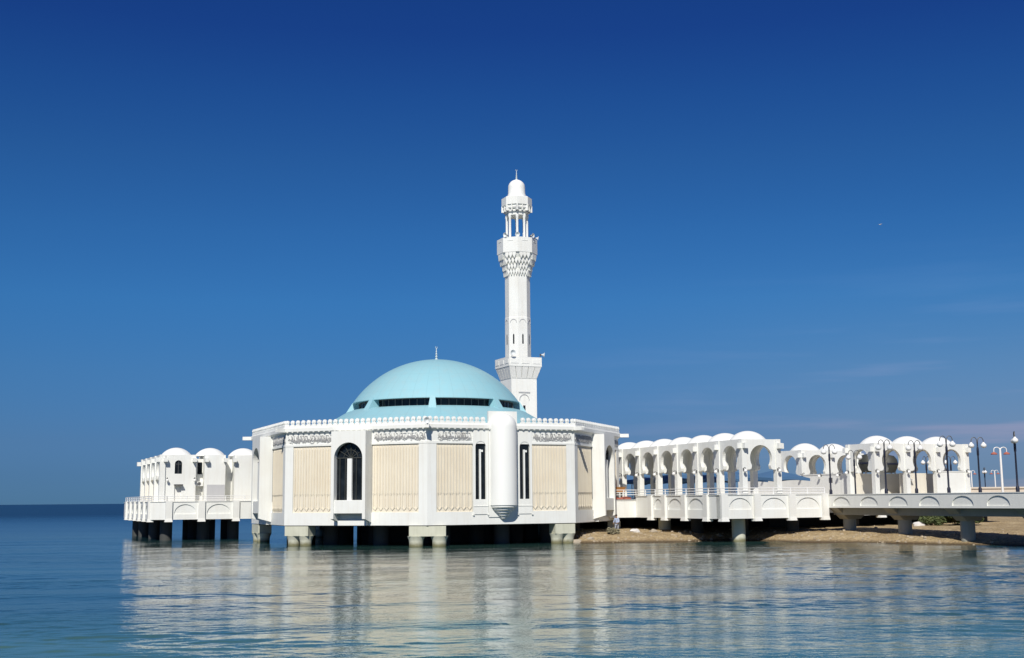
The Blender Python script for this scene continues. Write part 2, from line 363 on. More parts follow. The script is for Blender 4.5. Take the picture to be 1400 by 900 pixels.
v3 = N(nt, 'ShaderNodeTexVoronoi', Scale=5.0); nt.links.new(co, v3.inputs['Vector'])
bp = N(nt, 'ShaderNodeBump', Strength=.8, Distance=.12); nt.links.new(v3.outputs['Distance'], bp.inputs['Height']); nt.links.new(bp.outputs[0], b.inputs['Normal'])
M['sand'] = m
tag(obj('sand_shore', mb, M['sand'], smooth=True, ang=60), kind='structure')

# ------------------------------------------------------------------ MOSQUE
AP = 16*math.cos(R(22.5)); K8 = 1/math.cos(R(22.5))
mosque = gthing('mosque', 'white octagonal mosque with a turquoise dome standing on piles in the sea', 'mosque')
def oct_lathe(mb, c, prof, a0=R(22.5)):               # prof given as apothems
    mb.lathe(c, [(r*K8, z) for r, z in prof], 8, a0, a0+2*math.pi)
def FF(phi, ap=AP): return Frame(ap*math.cos(R(phi)), ap*math.sin(R(phi)), phi)
Z0, ZB, ZF0, ZF1, ZC, ZT = 1.66, 2.62, 7.72, 8.68, 9.19, 9.76
# main octagonal wall with its roof
mb = MB(); oct_lathe(mb, (0,0,0), [(AP-.14, Z0), (AP-.14, ZC-.1)]); obj('wall', mb, M['white'], mosque)
mb = MB(); oct_lathe(mb, (0,0,0), [(AP-1.2, ZC-.09), (AP-1.2, ZC-.03)]); obj('roof', mb, M['offwhite'], mosque)
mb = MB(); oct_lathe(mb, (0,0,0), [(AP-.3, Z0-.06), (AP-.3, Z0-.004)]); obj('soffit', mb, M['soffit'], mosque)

PHI_VIS = (180, -135, -90, -45); PHI_ALL = (180, -135, -90, -45, 0, 45, 90, 135)
HL = 6.122
def arch_pts(c, r, zs, n=18, rz=None):
    rz = rz or r
    return [(c + r*math.cos(math.pi*i/n), zs + rz*math.sin(math.pi*i/n)) for i in range(n+1)]
def arched_wall(mb, F, u0, u1, z0, z1, c, hw, zs, zsill, n0, n1, rz=None):
    """wall slab u0..u1 with an arched opening; sill below"""
    if zsill > z0: mb.fbox(F, u0, u1, n0, n1, z0, zsill)
    pts = arch_pts(c, hw, zs, rz=rz)
    poly = [(u0, zsill), (c-hw, zsill)] + pts[::-1] + [(c+hw, zsill), (u1, zsill), (u1, z1), (u0, z1)]
    mb.prism(F, poly, n0, n1)

def trims(F, phi):
    mb = MB()
    mb.fbox(F, -HL, HL, -.14, 0, Z0, ZB)                        # base band
    mb.fbox(F, -HL, HL, -.14, .02, ZF0, ZF0+.16)                # ledge under frieze
    mb.fbox(F, -HL, HL, -.14, -.03, ZF0+.16, ZF1+.05)
    mb.fbox(F, -HL, -5.40, -.14, 0, ZB, ZF0)
    mb.fbox(F, 5.40, HL, -.14, 0, ZB, ZF0)
    return mb
def flutes(F, u0, u1):
    """ribbed stone panel: pointed upper ribs and a lower row of looped ribs"""
    g = MB(); g.fbox(F, u0, u1, -.14, -.085, ZB, ZF0)
    zb = 3.86
    n = max(4, round((u1-u0)/.245)); s = (u1-u0)/n
    for i in range(n):
        c = u0 + (i+.5)*s; h = s*.33
        g.prism(F, [(c-h, zb+.12), (c, zb+.03), (c+h, zb+.12), (c+h, 7.48), (c, 7.64), (c-h, 7.48)], -.085, -.035)
        # rounded nose
        g.prism(F, [(c-h*.5, zb+.16), (c+h*.5, zb+.16), (c+h*.5, 7.44), (c-h*.5, 7.44)], -.035, -.008)
    n = max(3, round((u1-u0)/.46)); s = (u1-u0)/n
    for i in range(n):
        c = u0 + (i+.5)*s; h = s*.40; k = .075
        o_ = [(c-h, 3.93), (c-h, 2.98), (c, 2.74), (c+h, 2.98), (c+h, 3.93)]
        i_ = [(c+h-k, 3.93), (c+h-k, 3.02), (c, 2.84), (c-h+k, 3.02), (c-h+k, 3.93)]
        g.prism(F, o_ + i_, -.085, -.026)
    return g
def letters(F, u0, u1, z0, z1, rnd):
    g = MB()
    for lay in range(3): letters_row(g, F, u0, u1, z0-.06+.04*lay, z1-.02, rnd, .46)
    return g
def letters_row(g, F, u0, u1, z0, z1, rnd, ws):
    """carved calligraphic band: sweeping bowls, tall stems and small dots in relief"""
    def stroke(pts, wd):
        wd *= ws
        L = []; Rr = []
        for i, (u, z) in enumerate(pts):
            a = pts[max(i-1,0)]; c = pts[min(i+1,len(pts)-1)]
            dx, dz = c[0]-a[0], c[1]-a[1]; l = math.hypot(dx, dz) or 1
            ww = wd*(.55+.45*math.sin(math.pi*(i+.5)/len(pts)))
            L.append((u-dz/l*ww, z+dx/l*ww)); Rr.append((u+dz/l*ww, z-dx/l*ww))
        k = len(pts); n0, n1 = -.03, .025
        vs = [F.p(u, n1, z) for u, z in L+Rr] + [F.p(u, n0, z) for u, z in L+Rr]
        fs = []
        for i in range(k-1):
            fs += [(i, k+i, k+i+1, i+1), (i, i+1, 2*k+i+1, 2*k+i), (k+i+1, k+i, 3*k+i, 3*k+i+1)]
        g.add(vs, fs)
    H = z1-z0; u = u0
    while u < u1-.25:
        t = rnd.random(); wv = rnd.uniform(.22, .5)
        if u+wv > u1: break
        if t < .55:                                              # bowl
            zc = z0 + H*rnd.uniform(.28, .6)
            stroke([(u+wv*(i/9), zc - H*.26*math.sin(math.pi*i/9) + H*.10*(i/9)) for i in range(10)], .030)
        else:
            zc = z0 + H*rnd.uniform(.3, .5)
            stroke([(u+wv*(i/9), zc + H*.12*math.sin(2*math.pi*i/9)) for i in range(10)], .028)
        for _ in range(rnd.choice((1, 1, 2))):                   # stems
            uu = u + wv*rnd.random(); zt = z0 + H*rnd.uniform(.72, .98)
            stroke([(uu + .03*k, zt - (zt-z0-H*.28)*k/4) for k in range(5)], .024)
        if rnd.random() < .7:                                    # dots and small signs
            uu = u + wv*rnd.random(); zz = z0 + H*rnd.choice((.12, .88))
            stroke([(uu, zz), (uu+.05, zz+.02), (uu+.1, zz)], .03)
        u += wv*rnd.uniform(.62, .85)
def fan_window(F, hw, zs, zsill, n, owner, bars=True):
    g = MB(); g.prism(F, [(-hw, zsill)] + [(hw, zsill)] + arch_pts(0, hw, zs, 14), n, n+.03)
    gl = obj('glazing', g, M['glass'], owner)
    if bars:
        b_ = MB()
        for k in range(1, 6):
            a = math.pi*k/6
            b_.tube([F.p(.0, n+.08, zs), F.p(hw*.95*math.cos(a), n+.08, zs+hw*.95*math.sin(a))], .03, 5)
        b_.tube([F.p(hw*.5*math.cos(math.pi*i/12), n+.08, zs+hw*.5*math.sin(math.pi*i/12)) for i in range(13)], .025, 5)
        for k in range(-2, 3): b_.tube([F.p(hw*k/2.6, n+.08, zsill), F.p(hw*k/2.6, n+.08, zs)], .03, 5)
        b_.tube([F.p(-hw, n+.08, zs), F.p(hw, n+.08, zs)], .04, 5)
        obj('window_bars', b_, M['grille'], owner)
    return gl

for phi in PHI_ALL:
    F = FF(phi); rnd = random.Random(phi+500)
    obj('facade_trim', trims(F, phi), M['white'], mosque)
    if phi == -90:
        pans = [(-5.40, -2.50), (2.44, 5.40)]; gaps = [(-5.40, -2.50), (2.44, 6.0)]
    else:
        pans = [(-5.40, -1.72), (1.72, 5.40)] if phi in (180, -45, 0) else [(-5.40, -1.50), (1.50, 5.40)]; gaps = [(-6.0, -1.56), (1.56, 6.0)]
    for u0, u1 in pans: obj('fluted_panel', flutes(F, u0, u1), M['rib'], mosque)
    for u0, u1 in gaps:
        if phi in PHI_VIS: obj('inscription', letters(F, u0+.12, u1-.05, ZF0+.22, ZF1-.06, rnd), M['letter'], mosque)
    if phi != -90:
        g = MB()
        arched_wall(g, F, -1.47, 1.47, 3.53, 8.76, 0, 1.21, 6.72, 3.53, .62, 1.02, rz=1.17)
        g.fbox(F, -1.47, -1.22, -.1, .62, 3.53, 8.76); g.fbox(F, 1.22, 1.47, -.1, .62, 3.53, 8.76); g.fbox(F, -1.215, 1.215, -.1, .34, 1.665, 2.05)
        for s_ in (-1, 1):                                       # the side piers run down and end in a slanted foot
            a, c = (1.22, 1.47) if s_ > 0 else (-1.47, -1.22)
            P = F.p
            g.hull8([P(a,1.02,2.16),P(c,1.02,2.16),P(c,-.1,1.85),P(a,-.1,1.85)], [P(a,1.02,3.53),P(c,1.02,3.53),P(c,-.1,3.53),P(a,-.1,3.53)])
        g.fbox(F, -1.22, 1.22, .3, .94, 2.58, 3.53)              # sill panel
        g.fbox(F, -1.22, 1.22, -.1, .62, 8.2, 8.74)
        bay = obj('window_bay', g, M['white'], mosque)
        if phi in (180, -45, 0):
            for s_ in (-1, 1):
                q = MB(); q.fbox(F, 1.49*s_ if s_ > 0 else -1.71, 1.71 if s_ > 0 else -1.49, -.135, -.05, 3.5, 7.6); obj('dark_slit', q, M['glass'], mosque)  # narrow dark strips between the bay sides and the ribbed panels
        fan_window(F, 1.215, 6.72, 3.50, .50, bay)
        g = MB(); g.fbox(F, -.19, .19, .62, .80, 3.532, 6.68); obj('pier', g, M['white_clean'], bay)
        g = MB(); g.fbox(F, -1.215, 1.215, .45, .9, 3.531, 3.56); obj('sill', g, M['white'], bay)
    else:
        g = MB()
        g.fbox(F, -1.22, 1.17, -.14, .07, 2.2, 10.22)
        tower = obj('mihrab_tower', g, M['white'], mosque)
        g = MB(); cpt = F.p(-.03, .10, 0); rr = 1.06
        g.lathe(cpt, [(rr, 3.08), (rr, 9.0)] + [(rr*math.cos(math.pi/2*i/8), 9.0 + rr*math.sin(math.pi/2*i/8)) for i in range(1, 9)], 40)
        obj('half_cylinder', g, M['white_clean'], tower, smooth=True)
        g = MB()
        for k in range(5):
            r0 = rr*(.93-.18*k); z_ = 3.08-.205*k
            g.lathe(cpt, [(max(r0-.10, .05), z_-.204), (r0, z_-.15), (r0, z_-.001)], 36)
        obj('corbel', g, M['white'], tower, smooth=True)
        for c in (-1.86, 1.80):
            g = MB(); arched_wall(g, F, c-.62, c+.62, 2.42, 8.74, c, .43, 7.48, 3.54, -.02, .055)
            g.fbox(F, c-.62, c+.62, .055, .085, 3.0, 3.06)
            for e in (-.6, .6): g.fbox(F, c+e-.05, c+e+.05, -.02, .12, 2.34, 2.44)
            sw = obj('slot_window', g, M['white'], mosque)
            g = MB(); F2 = Frame(*F.p(c, 0, 0)[:2], phi)
            fan_window(F2, .42, 7.50, 3.50, -.132, sw, False)
            g = MB(); g.fbox(F, c-.04-.06, c-.04+.06, -.095, .05, 3.54, 7.3); g.fbox(F, c+.065, c+.2, -.095, .0, 7.1, 7.26); obj('pier', g, M['white_clean'], sw)

# cornice with dentils
mb = MB(); o1 = AP+.20
oct_lathe(mb, (0,0,0), [(AP-.4, ZF1+.02), (AP+.02, ZF1+.02), (AP+.06, ZF1+.10), (o1-.04, ZF1+.16), (o1, ZF1+.20), (o1, ZC-.05), (o1-.05, ZC), (AP-.6, ZC), (AP-.6, ZF1+.3)])
for phi in PHI_ALL:
    F = FF(phi)
    for i in range(26):
        u = -6.1 + (i+.5)*12.2/26
        mb.prism(F, [(u-.09, ZF1+.17), (u, ZF1+.10), (u+.09, ZF1+.17)], .17, .205)
cornice = obj('cornice', mb, M['white'], mosque)
# crenellated parapet: keyhole merlons
def merlon(g, F, u, n=.10, t=.14):
    W, Hh = .20, ZT-ZC
    pts = [(u-W, ZC-.02), (u+W, ZC-.02), (u+W, ZC+.20), (u+.10, ZC+.25)]
    r = .172; zc = ZC+Hh-r
    for i in range(11):
        a = R(-40) + R(260)*i/10; pts.append((u+r*math.cos(a), zc+r*math.sin(a)))
    pts += [(u-.10, ZC+.25), (u-W, ZC+.20)]
    g.prism(F, pts, n-t, n)
    ring = [(u+.085*math.cos(2*math.pi*i/10), zc+.085*math.sin(2*math.pi*i/10)) for i in range(10)]
    g.prism(F, ring, n, n+.04)
rest = MB()
for phi in PHI_ALL:
    F = FF(phi)
    g = MB(); g.fbox(F, -6.15, 6.15, -.12, .04, ZC-.01, ZC+.12)
    par = obj('parapet', g, M['white'], mosque)
    NM = 26
    for i in range(NM):
        u = -6.18 + (i+.5)*12.36/NM
        if phi == -90 and -1.4 < u < 1.35: continue
        if phi in PHI_VIS:
            q = MB(); merlon(q, F, u); obj('merlon', q, M['white_clean'], par)
        else: merlon(rest, F, u)
tag(obj('merlons', rest, M['white_clean'], mosque), kind='stuff')
# roof spouts at the corners
for k in range(8):
    a = 22.5 + 45*k; F = Frame(0, 0, a); g = MB()
    g.fbox(F, -.16, .16, 15.9, 16.90, 8.84, 9.06); g.fbox(F, -.16, -.11, 15.9, 16.90, 9.06, 9.14); g.fbox(F, .11, .16, 15.9, 16.90, 9.06, 9.14)
    obj('roof_spout', g, M['white'], mosque)
def horn(F, n, z, parent, s=1.0, u=0.0, mat='horn'):
    """round horn loudspeaker on a bracket, opening outwards"""
    g = MB(); c = F.p(u, n, z); d = Vector((F.n[0], F.n[1], -.12)).normalized()
    prof = [(.06, 0), (.07, .12), (.12, .24), (.20, .32), (.27, .36), (.25, .365), (.17, .31), (.09, .24), (.05, .2)]
    q = d.to_track_quat('Z', 'Y'); m2 = MB(); m2.lathe((0,0,0), [(r*s, h*s) for r, h in prof], 18)
    g.add([tuple(Vector(c) + q @ Vector(v)) for v in m2.v], m2.f)
    h = obj('loudspeaker', g, M[mat], parent, smooth=True)
    g = MB(); g.tube([Vector(c)+d*.02, F.p(u, n-.12*s, z-.32*s)], .035*s, 6); g.box(c[0]-.08*s, c[0]+.08*s, c[1]-.08*s, c[1]+.08*s, z-.10*s, z+.06*s)
    obj('bracket', g, M['darkgrey'], h)
    return h
horn(Frame(0,0,-112.5), 16.45, 9.42, mosque, .9)

# dome
DR, DZ0, DZ1 = 7.32, 11.92, 15.80
h = DZ1-DZ0; RS = (DR*DR+h*h)/(2*h); zc = DZ1-RS
prof = [(DR-.45, DZ0-.02), (DR, DZ0-.06)]
amax = math.asin(DR/RS)
for i in range(0, 25):
    a = amax*(1-i/24); prof.append((RS*math.sin(a) if i < 24 else 0, zc+RS*math.cos(a)+ .0))
mb = MB(); mb.lathe((0,0,0), prof, 96); dome = obj('dome', mb, M['dome'], mosque, smooth=True)
mb = MB(); mb.lathe((0,0,0), [(DR-.62, 11.06), (DR-.62, DZ0-.03)], 96); gl = obj('clerestory_glazing', mb, M['glass'], dome, smooth=True)
mb = MB()
for k in range(64):
    if k % 8 == 0: continue
    a = R(-112.5) + 2*math.pi*k/64; r0 = DR-.60
    mb.tube([(r0*math.cos(a), r0*math.sin(a), 11.06), (r0*math.cos(a), r0*math.sin(a), DZ0)], .04, 5)
for zz in (11.08, DZ0-.06): mb.lathe((0,0,zz), [(DR-.64,-.04),(DR-.55,-.04),(DR-.55,.04),(DR-.64,.04)], 96)
obj('window_frame', mb, M['darkgrey'], dome)
mb = MB(); mb.lathe((0,0,0), [(10.9, 9.12), (10.85, 9.3), (7.95, 11.02), (7.45, 11.22), (7.0, 11.22), (6.6, 11.1), (6.5, 9.2)], 96)
skirt = obj('dome_skirt', mb, M['dome'], mosque, smooth=True)
for k in range(8):
    F = Frame(0, 0, -112.5+45*k); g = MB()
    P = lambda u, n, z: F.p(u, n, z)
    g.hull8([P(-.34,8.0,10.96),P(.34,8.0,10.96),P(.34,6.75,10.96),P(-.34,6.75,10.96)], [P(-.20,DR+.02,DZ0+.10),P(.20,DR+.02,DZ0+.10),P(.20,6.75,DZ0+.02),P(-.20,6.75,DZ0+.02)])
    obj('rib', g, M['dome'], dome)
def finial(parent, z, s=1.0, at=(0,0)):
    g = MB(); g.lathe((at[0], at[1], z), [(.22*s, -.05), (.12*s, .12*s), (.05*s, .22*s), (.03*s, 1.15*s), (0, 1.2*s)], 14)
    for zz, r in ((.32, .12), (.56, .10), (.78, .075)): g.sphere((at[0], at[1], z+zz*s), r*s, 12, 8)
    pts = []
    g.tube([(at[0]+.10*s*math.sin(a), at[1], z+1.22*s-.10*s*math.cos(a)) for a in [R(-150+300*i/12) for i in range(13)]], .02*s, 5)
    return obj('finial', g, M['finial'], parent, smooth=True)
finial(dome, DZ1, .92)
# piles under the mosque: twin piles with a cap at each corner, dark ones behind
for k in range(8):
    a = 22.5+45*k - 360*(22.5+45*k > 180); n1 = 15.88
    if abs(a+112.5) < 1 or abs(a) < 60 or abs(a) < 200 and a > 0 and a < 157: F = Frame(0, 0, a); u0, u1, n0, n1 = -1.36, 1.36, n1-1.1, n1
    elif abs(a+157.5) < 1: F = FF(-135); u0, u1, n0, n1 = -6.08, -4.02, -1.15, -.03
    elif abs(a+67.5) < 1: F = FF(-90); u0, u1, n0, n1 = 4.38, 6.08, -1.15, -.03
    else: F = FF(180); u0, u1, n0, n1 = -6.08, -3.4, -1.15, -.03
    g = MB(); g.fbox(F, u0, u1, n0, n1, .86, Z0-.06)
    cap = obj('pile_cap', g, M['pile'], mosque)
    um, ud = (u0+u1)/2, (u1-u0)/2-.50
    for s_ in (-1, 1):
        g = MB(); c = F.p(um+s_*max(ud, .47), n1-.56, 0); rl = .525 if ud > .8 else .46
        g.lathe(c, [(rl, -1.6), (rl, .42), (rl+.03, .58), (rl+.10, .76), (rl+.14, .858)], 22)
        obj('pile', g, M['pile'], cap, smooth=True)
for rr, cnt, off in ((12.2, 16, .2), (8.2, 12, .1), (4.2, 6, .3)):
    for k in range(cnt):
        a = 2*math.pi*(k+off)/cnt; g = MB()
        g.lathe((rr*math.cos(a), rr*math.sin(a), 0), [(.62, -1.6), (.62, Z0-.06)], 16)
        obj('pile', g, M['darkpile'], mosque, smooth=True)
mb = MB(); oct_lathe(mb, (0,0,0), [(6.0, -1.0), (6.0, Z0-.06)]); obj('foundation_core', mb, M['darkpile'], mosque)  # core added behind the piles, near-black to keep the underside dark

# ------------------------------------------------------------------ MINARET
MX, MY = 12.65, 10.6
minaret = gthing('minaret', 'tall slender white minaret with two balconies and a round cap behind the dome', 'minaret')
HB = 1.38
def mf(phi, ap): return Frame(MX+ap*math.cos(R(phi)), MY+ap*math.sin(R(phi)), phi)
mb = MB(); mb.box(MX-HB, MX+HB, MY-HB, MY+HB, 1.0, 16.0); base = obj('base', mb, M['white'], minaret)
for phi in (-90, 180, 0, 90):
    F = mf(phi, HB); g = MB()
    g.tube([F.p(.52*math.cos(math.pi*i/14), 0.02, 13.3+.55*math.sin(math.pi*i/14)) for i in range(15)], .05, 5)
    g.fbox(F, -.62, .62, -.02, .07, 14.02, 14.12)
    obj('arch_moulding', g, M['bracket'], base)
    g = MB(); g.fbox(F, -.12, .12, -.05, .012, 11.9, 12.75); obj('dark_slit', g, M['glass'], base)  # slit window in each face of the base
# lower balcony: leaning corbels under a square parapet
g = MB(); zb0, zb1, zp = 15.45, 16.62, 17.55; HO = 1.78
for phi in (-90, 180, 0, 90):
    F = mf(phi, 0)
    for k in range(5):
        u0 = -1; nseg = 5
        a0, a1 = -HB + 2*HB*k/nseg + .03, -HB + 2*HB*(k+1)/nseg - .03
        b0, b1 = -HO + 2*HO*k/nseg + .03, -HO + 2*HO*(k+1)/nseg - .03
        P = F.p
        g.hull8([P(a0,HB+.04,zb0),P(a1,HB+.04,zb0),P(a1,HB-.1,zb0),P(a0,HB-.1,zb0)], [P(b0,HO-.03,zb1),P(b1,HO-.03,zb1),P(b1,HB-.1,zb1),P(b0,HB-.1,zb1)])
obj('corbel', g, M['offwhite'], minaret)
g = MB(); g.box(MX-HO, MX+HO, MY-HO, MY+HO, zb1, zb1+.3)
for phi in (-90, 180, 0, 90):
    F = mf(phi, HO); g.fbox(F, -HO, HO-.16, -.16, 0, zb1+.3, zp)
    for k in range(3):
        c = -HO + HO*2*(k+.5)/3
        g.fbox(F, c-.42, c+.42, 0, .035, zb1+.28, zb1+.70)
obj('balcony', g, M['white'], minaret)
# octagonal shaft
def moct(mb, prof): mb.lathe((MX, MY, 0), [(r, z) for r, z in prof], 8, R(22.5), R(22.5)+2*math.pi)
g = MB(); moct(g, [(1.30, 16.5), (1.30, 21.6), (1.27, 21.75), (1.27, 26.1)]); shaft = obj('shaft', g, M['white'], minaret)
for k in range(8):
    F = mf(45*k, 1.30*math.cos(R(22.5)))
    g = MB(); g.tube([F.p(.34*math.cos(math.pi*i/12), .01, 21.1+.34*math.sin(math.pi*i/12)) for i in range(13)], .035, 5); obj('arch_moulding', g, M['bracket'], shaft)
    g = MB(); g.prism(F, [(-.075, 18.95), (.075, 18.95), (.075, 19.85), (0, 19.98), (-.075, 19.85)], -.04, .012); obj('dark_slit', g, M['glass'], shaft)  # pointed slit window in each face of the shaft
# upper balcony: tiers of pointed niches widening upwards
RT = [(26.0, 1.30), (26.55, 1.47), (27.1, 1.64), (27.65, 1.82), (28.25, 2.05)]
g = MB(); moct(g, [(1.25, 25.9)] + [(r-.10, z) for z, r in RT]); 
for t in range(4):
    (za, ra), (zb_, rb) = RT[t], RT[t+1]
    apm = (rb-.02)*math.cos(R(22.5)); hl = (rb-.02)*math.sin(R(22.5))
    for k in range(8):
        F = mf(45*k, apm); n_ = 4
        off = .5 if t % 2 else 0
        ww = 2*hl/n_
        for j in range(-1, n_+1):
            c = -hl + (j+.5+off)*ww
            if c < -hl+.1*ww or c > hl-.1*ww: continue
            e = ww*.46
            lo = max(c-e, -hl); hi = min(c+e, hl)
            zt = za-.10
            g.prism(F, [(c, zt), (hi, za+.28), (hi, zb_-.04), (lo, zb_-.04), (lo, za+.28)], -.24-.04*t, 0)
obj('muqarnas', g, M['white'], minaret)
g = MB(); moct(g, [(1.6, 28.1), (2.06, 28.2), (2.06, 29.72), (1.92, 29.72), (1.92, 28.9), (0, 28.9)])
for k in range(8):
    F = mf(45*k, 2.06*math.cos(R(22.5))); g.fbox(F, -.32, .32, 0, .03, 29.36, 29.41)
up = obj('balcony', g, M['white'], minaret)
for k in range(8):
    a = R(22.5+45*k); c = (MX+1.03*math.cos(a), MY+1.03*math.sin(a), 0)
    g = MB(); g.lathe(c, [(.17, 28.9), (.17, 29.2), (.125, 29.3), (.125, 31.9), (.18, 32.1), (.18, 32.25)], 14); obj('column', g, M['white_clean'], minaret, smooth=True)
g = MB(); moct(g, [(.0, 32.2), (1.18, 32.2), (1.18, 32.5), (1.3, 32.5), (1.3, 32.85), (1.44, 32.85), (1.44, 33.25), (1.56, 33.25), (1.56, 34.05), (1.45, 34.12), (0, 34.2)])
for k in range(8):
    F = mf(45*k, 1.56*math.cos(R(22.5)))
    for u in (-.6, 0, .6): g.fbox(F, u-.05, u+.05, -.35, -.0, 32.62, 33.28)
obj('canopy', g, M['white'], minaret)
g = MB(); moct(g, [(1.33, 32.52), (1.33, 32.6)]); moct(g, [(1.47, 32.9), (1.47, 32.97)]); obj('canopy_band', g, M['bracket'], minaret)
g = MB(); g.lathe((MX, MY, 0), [(.98, 34.05), (.95, 34.4), (.88, 34.6), (.87, 35.25)] + [(.87*math.cos(math.pi/2*i/9), 35.25+.84*math.sin(math.pi/2*i/9)) for i in range(1, 10)], 32)
cap = obj('cap_dome', g, M['white_clean'], minaret, smooth=True); finial(cap, 36.08, .85, (MX, MY))
horn(Frame(MX-1.42, MY-1.7, -100), .05, 17.95, minaret, 1.0)
horn(Frame(MX+1.66, MY-1.7, -20), .05, 17.85, minaret, 1.0)
for a, r in ((-150, 2.0), (-112.5, 1.95), (-62, 2.0), (-20, 2.1)): horn(Frame(MX, MY, a), r-.25, 29.98, minaret, .9)

# ------------------------------------------------------------------ ARCADES
FLOOR = 3.30; RT_Z = 8.0
def arch_panel(F, W, cw=.225, z0=5.66, z1=RT_Z, r=1.03, zc=6.52, t=.15):
    """hanging wall between two columns with a horseshoe opening"""
    e = W/2 - cw; gap = .87
    a0 = math.acos(gap/r)
    pts = []
    n = 26
    for i in range(n+1):
        a = math.pi + a0 - (math.pi + 2*a0)*i/n
        pts.append((r*math.cos(a), zc + r*math.sin(a)))
    zlow = zc - r*math.sin(a0)
    left = [(-e, z0), (-e+.10, z0-.02), (-e+.32, z0+.0), (-.93, z0+.06), (-.89, z0+.2)]
    right = [(.89, z0+.2), (.93, z0+.06), (e-.32, z0), (e-.10, z0-.02), (e, z0)]
    poly = left + pts + right + [(e, z1), (-e, z1)]
    g = MB(); g.prism(F, poly, -t, t); return g
def column_mb(x, y, w_=.45, z0=FLOOR, z1=RT_Z):
    g = MB(); h = w_/2
    g.box(x-h, x+h, y-h, y+h, z0, z1+.015)
    g.box(x-h-.05, x+h+.05, y-h-.05, y+h+.05, z0, z0+.3)
    return g
def lamp_mb(F, u, n, z, r=.135):
    a = MB(); a.tube([F.p(u, n, z+.05), F.p(u, n+.12, z+.18), F.p(u, n+.26, z+.16), F.p(u, n+.28, z+.05)], .025, 5); a.fbox(F, u-.06, u+.06, n-.02, n+.03, z-.1, z+.12)
    g = MB(); g.sphere(F.p(u, n+.28, z-.08), r, 12, 8)
    return a, g
def dome_mb(x, y, r=1.48, z=RT_Z-.02, h=.76):
    RS = (r*r+h*h)/(2*h); am = math.asin(r/RS); g = MB()
    g.lathe((x, y, z), [(r*1.0, -.04)] + [((RS*math.sin(am*(1-i/12)) if i < 12 else 0), RS*math.cos(am*(1-i/12))-(RS-h)) for i in range(13)], 40)
    return g
def arcade(root, X0, Y0, nx, ny, Wx, Wy, domes=True, brackets=True, skip=(), lamps=True, skip_cols=()):
    for i in range(nx+1):
        for j in range(ny+1):
            if (i, j) in skip_cols: continue
            x, y = X0+i*Wx, Y0+j*Wy
            cc = obj('column', column_mb(x, y), M['white'], root)
            if brackets:
                g = MB()
                if i == 0: g.box(x-.58, x-.20, y-.17, y+.17, 7.28, 7.70)
                if i == nx: g.box(x+.20, x+.58, y-.17, y+.17, 7.28, 7.70)
                if j == 0: g.box(x-.17, x+.17, y-.58, y-.20, 7.28, 7.70)
                if g.v: obj('bracket', g, M['white'], cc)
            if lamps and (i in (0,) or j == 0):
                F = Frame(x, y-.225, -90) if j == 0 else Frame(x-.225, y, 180)
                for uu in ((.10,) if j else (-.13,)):
                    a, gl_ = lamp_mb(F, uu, 0, 5.62)
                    q = obj('wall_lamp', a, M['darkgrey'], root); obj('globe', gl_, M['globe'], q, smooth=True)
    for i in range(nx):
        for j in range(ny+1):
            if ('x', i, j) in skip: continue
            obj('arch_wall', arch_panel(Frame(X0+(i+.5)*Wx, Y0+j*Wy, -90), Wx), M['white'], root)
    for j in range(ny):
        for i in range(nx+1):
            if ('y', i, j) in skip: continue
            obj('arch_wall', arch_panel(Frame(X0+i*Wx, Y0+(j+.5)*Wy, 180), Wy), M['white'], root)
    g = MB(); g.box(X0+.16, X0+nx*Wx-.16, Y0+.16, Y0+ny*Wy-.16, RT_Z-.35, RT_Z-.10); roof = obj('roof', g, M['offwhite'], root)
    if domes:
        for i in range(nx):
            for j in range(ny):
                obj('dome', dome_mb(X0+(i+.5)*Wx, Y0+(j+.5)*Wy), M['white_clean'], root, smooth=True)
XA, YA, WA = 17.6, -20.95, 3.2
arcA = gthing('domed_arcade', 'white arcade of seven small domes receding from the deck corner to the mosque', 'arcade', FLOOR)
arcA.location.z = 0
arcade(arcA, XA, YA, 1, 7, WA, WA)
arcB = gthing('domed_arcade', 'white arcade with three domes behind the bridge at far right', 'arcade')
arcade(arcB, 33.28, -17.6, 3, 1, 3.35, 3.3)
g = MB(); g.box(33.28+6.7+.23, 33.28+10.05-.23, -17.6-.12, -17.6+.12, FLOOR, 5.56); g.box(33.28+6.7+.23, 33.28+10.05-.23, -17.6-.16, -17.6+.16, 5.56, 5.63); obj('infill_wall', g, M['white'], arcB)
g = MB(); g.box(33.28+.23, 33.28+9.9, -14.3-.1, -14.3+.1, FLOOR, 5.50); obj('infill_wall', g, M['warmwall'], arcB)
g = MB(); g.box(33.28+3.35+.23, 33.28+6.7-.23, -16.55, -16.40, FLOOR, 5.48); iw = obj('infill_wall', g, M['warmwall'], arcB)
g = MB(); g.box(33.28+4.0, 33.28+4.6, -16.58, -16.552, FLOOR, 4.75); obj('door', g, M['darkgrey'], iw)
g = MB(); g.box(33.28+3.85, 33.28+4.75, -16.95, -16.552, 4.84, 4.92); obj('door_canopy', g, M['offwhite'], iw)
g = MB(); F = Frame(33.28+3.1, -14.42, -90); g.prism(F, [(.25*math.cos(2*math.pi*i/20), 5.05+.32*math.sin(2*math.pi*i/20)) for i in range(20)], 0, .05); obj('round_ornament', g, M['bracket'], arcB)
arcC = gthing('domed_arcade', 'white arcade with two domes left of the three domed one, behind a grey wall', 'arcade')
arcade(arcC, 36.1, -3.8, 2, 1, 3.4, 3.4)
arcD = gthing('domed_arcade', 'distant white arcade seen through the openings of the long arcade', 'arcade')
arcade(arcD, 17.0, 22.0, 4, 1, 3.3, 3.3, lamps=False)
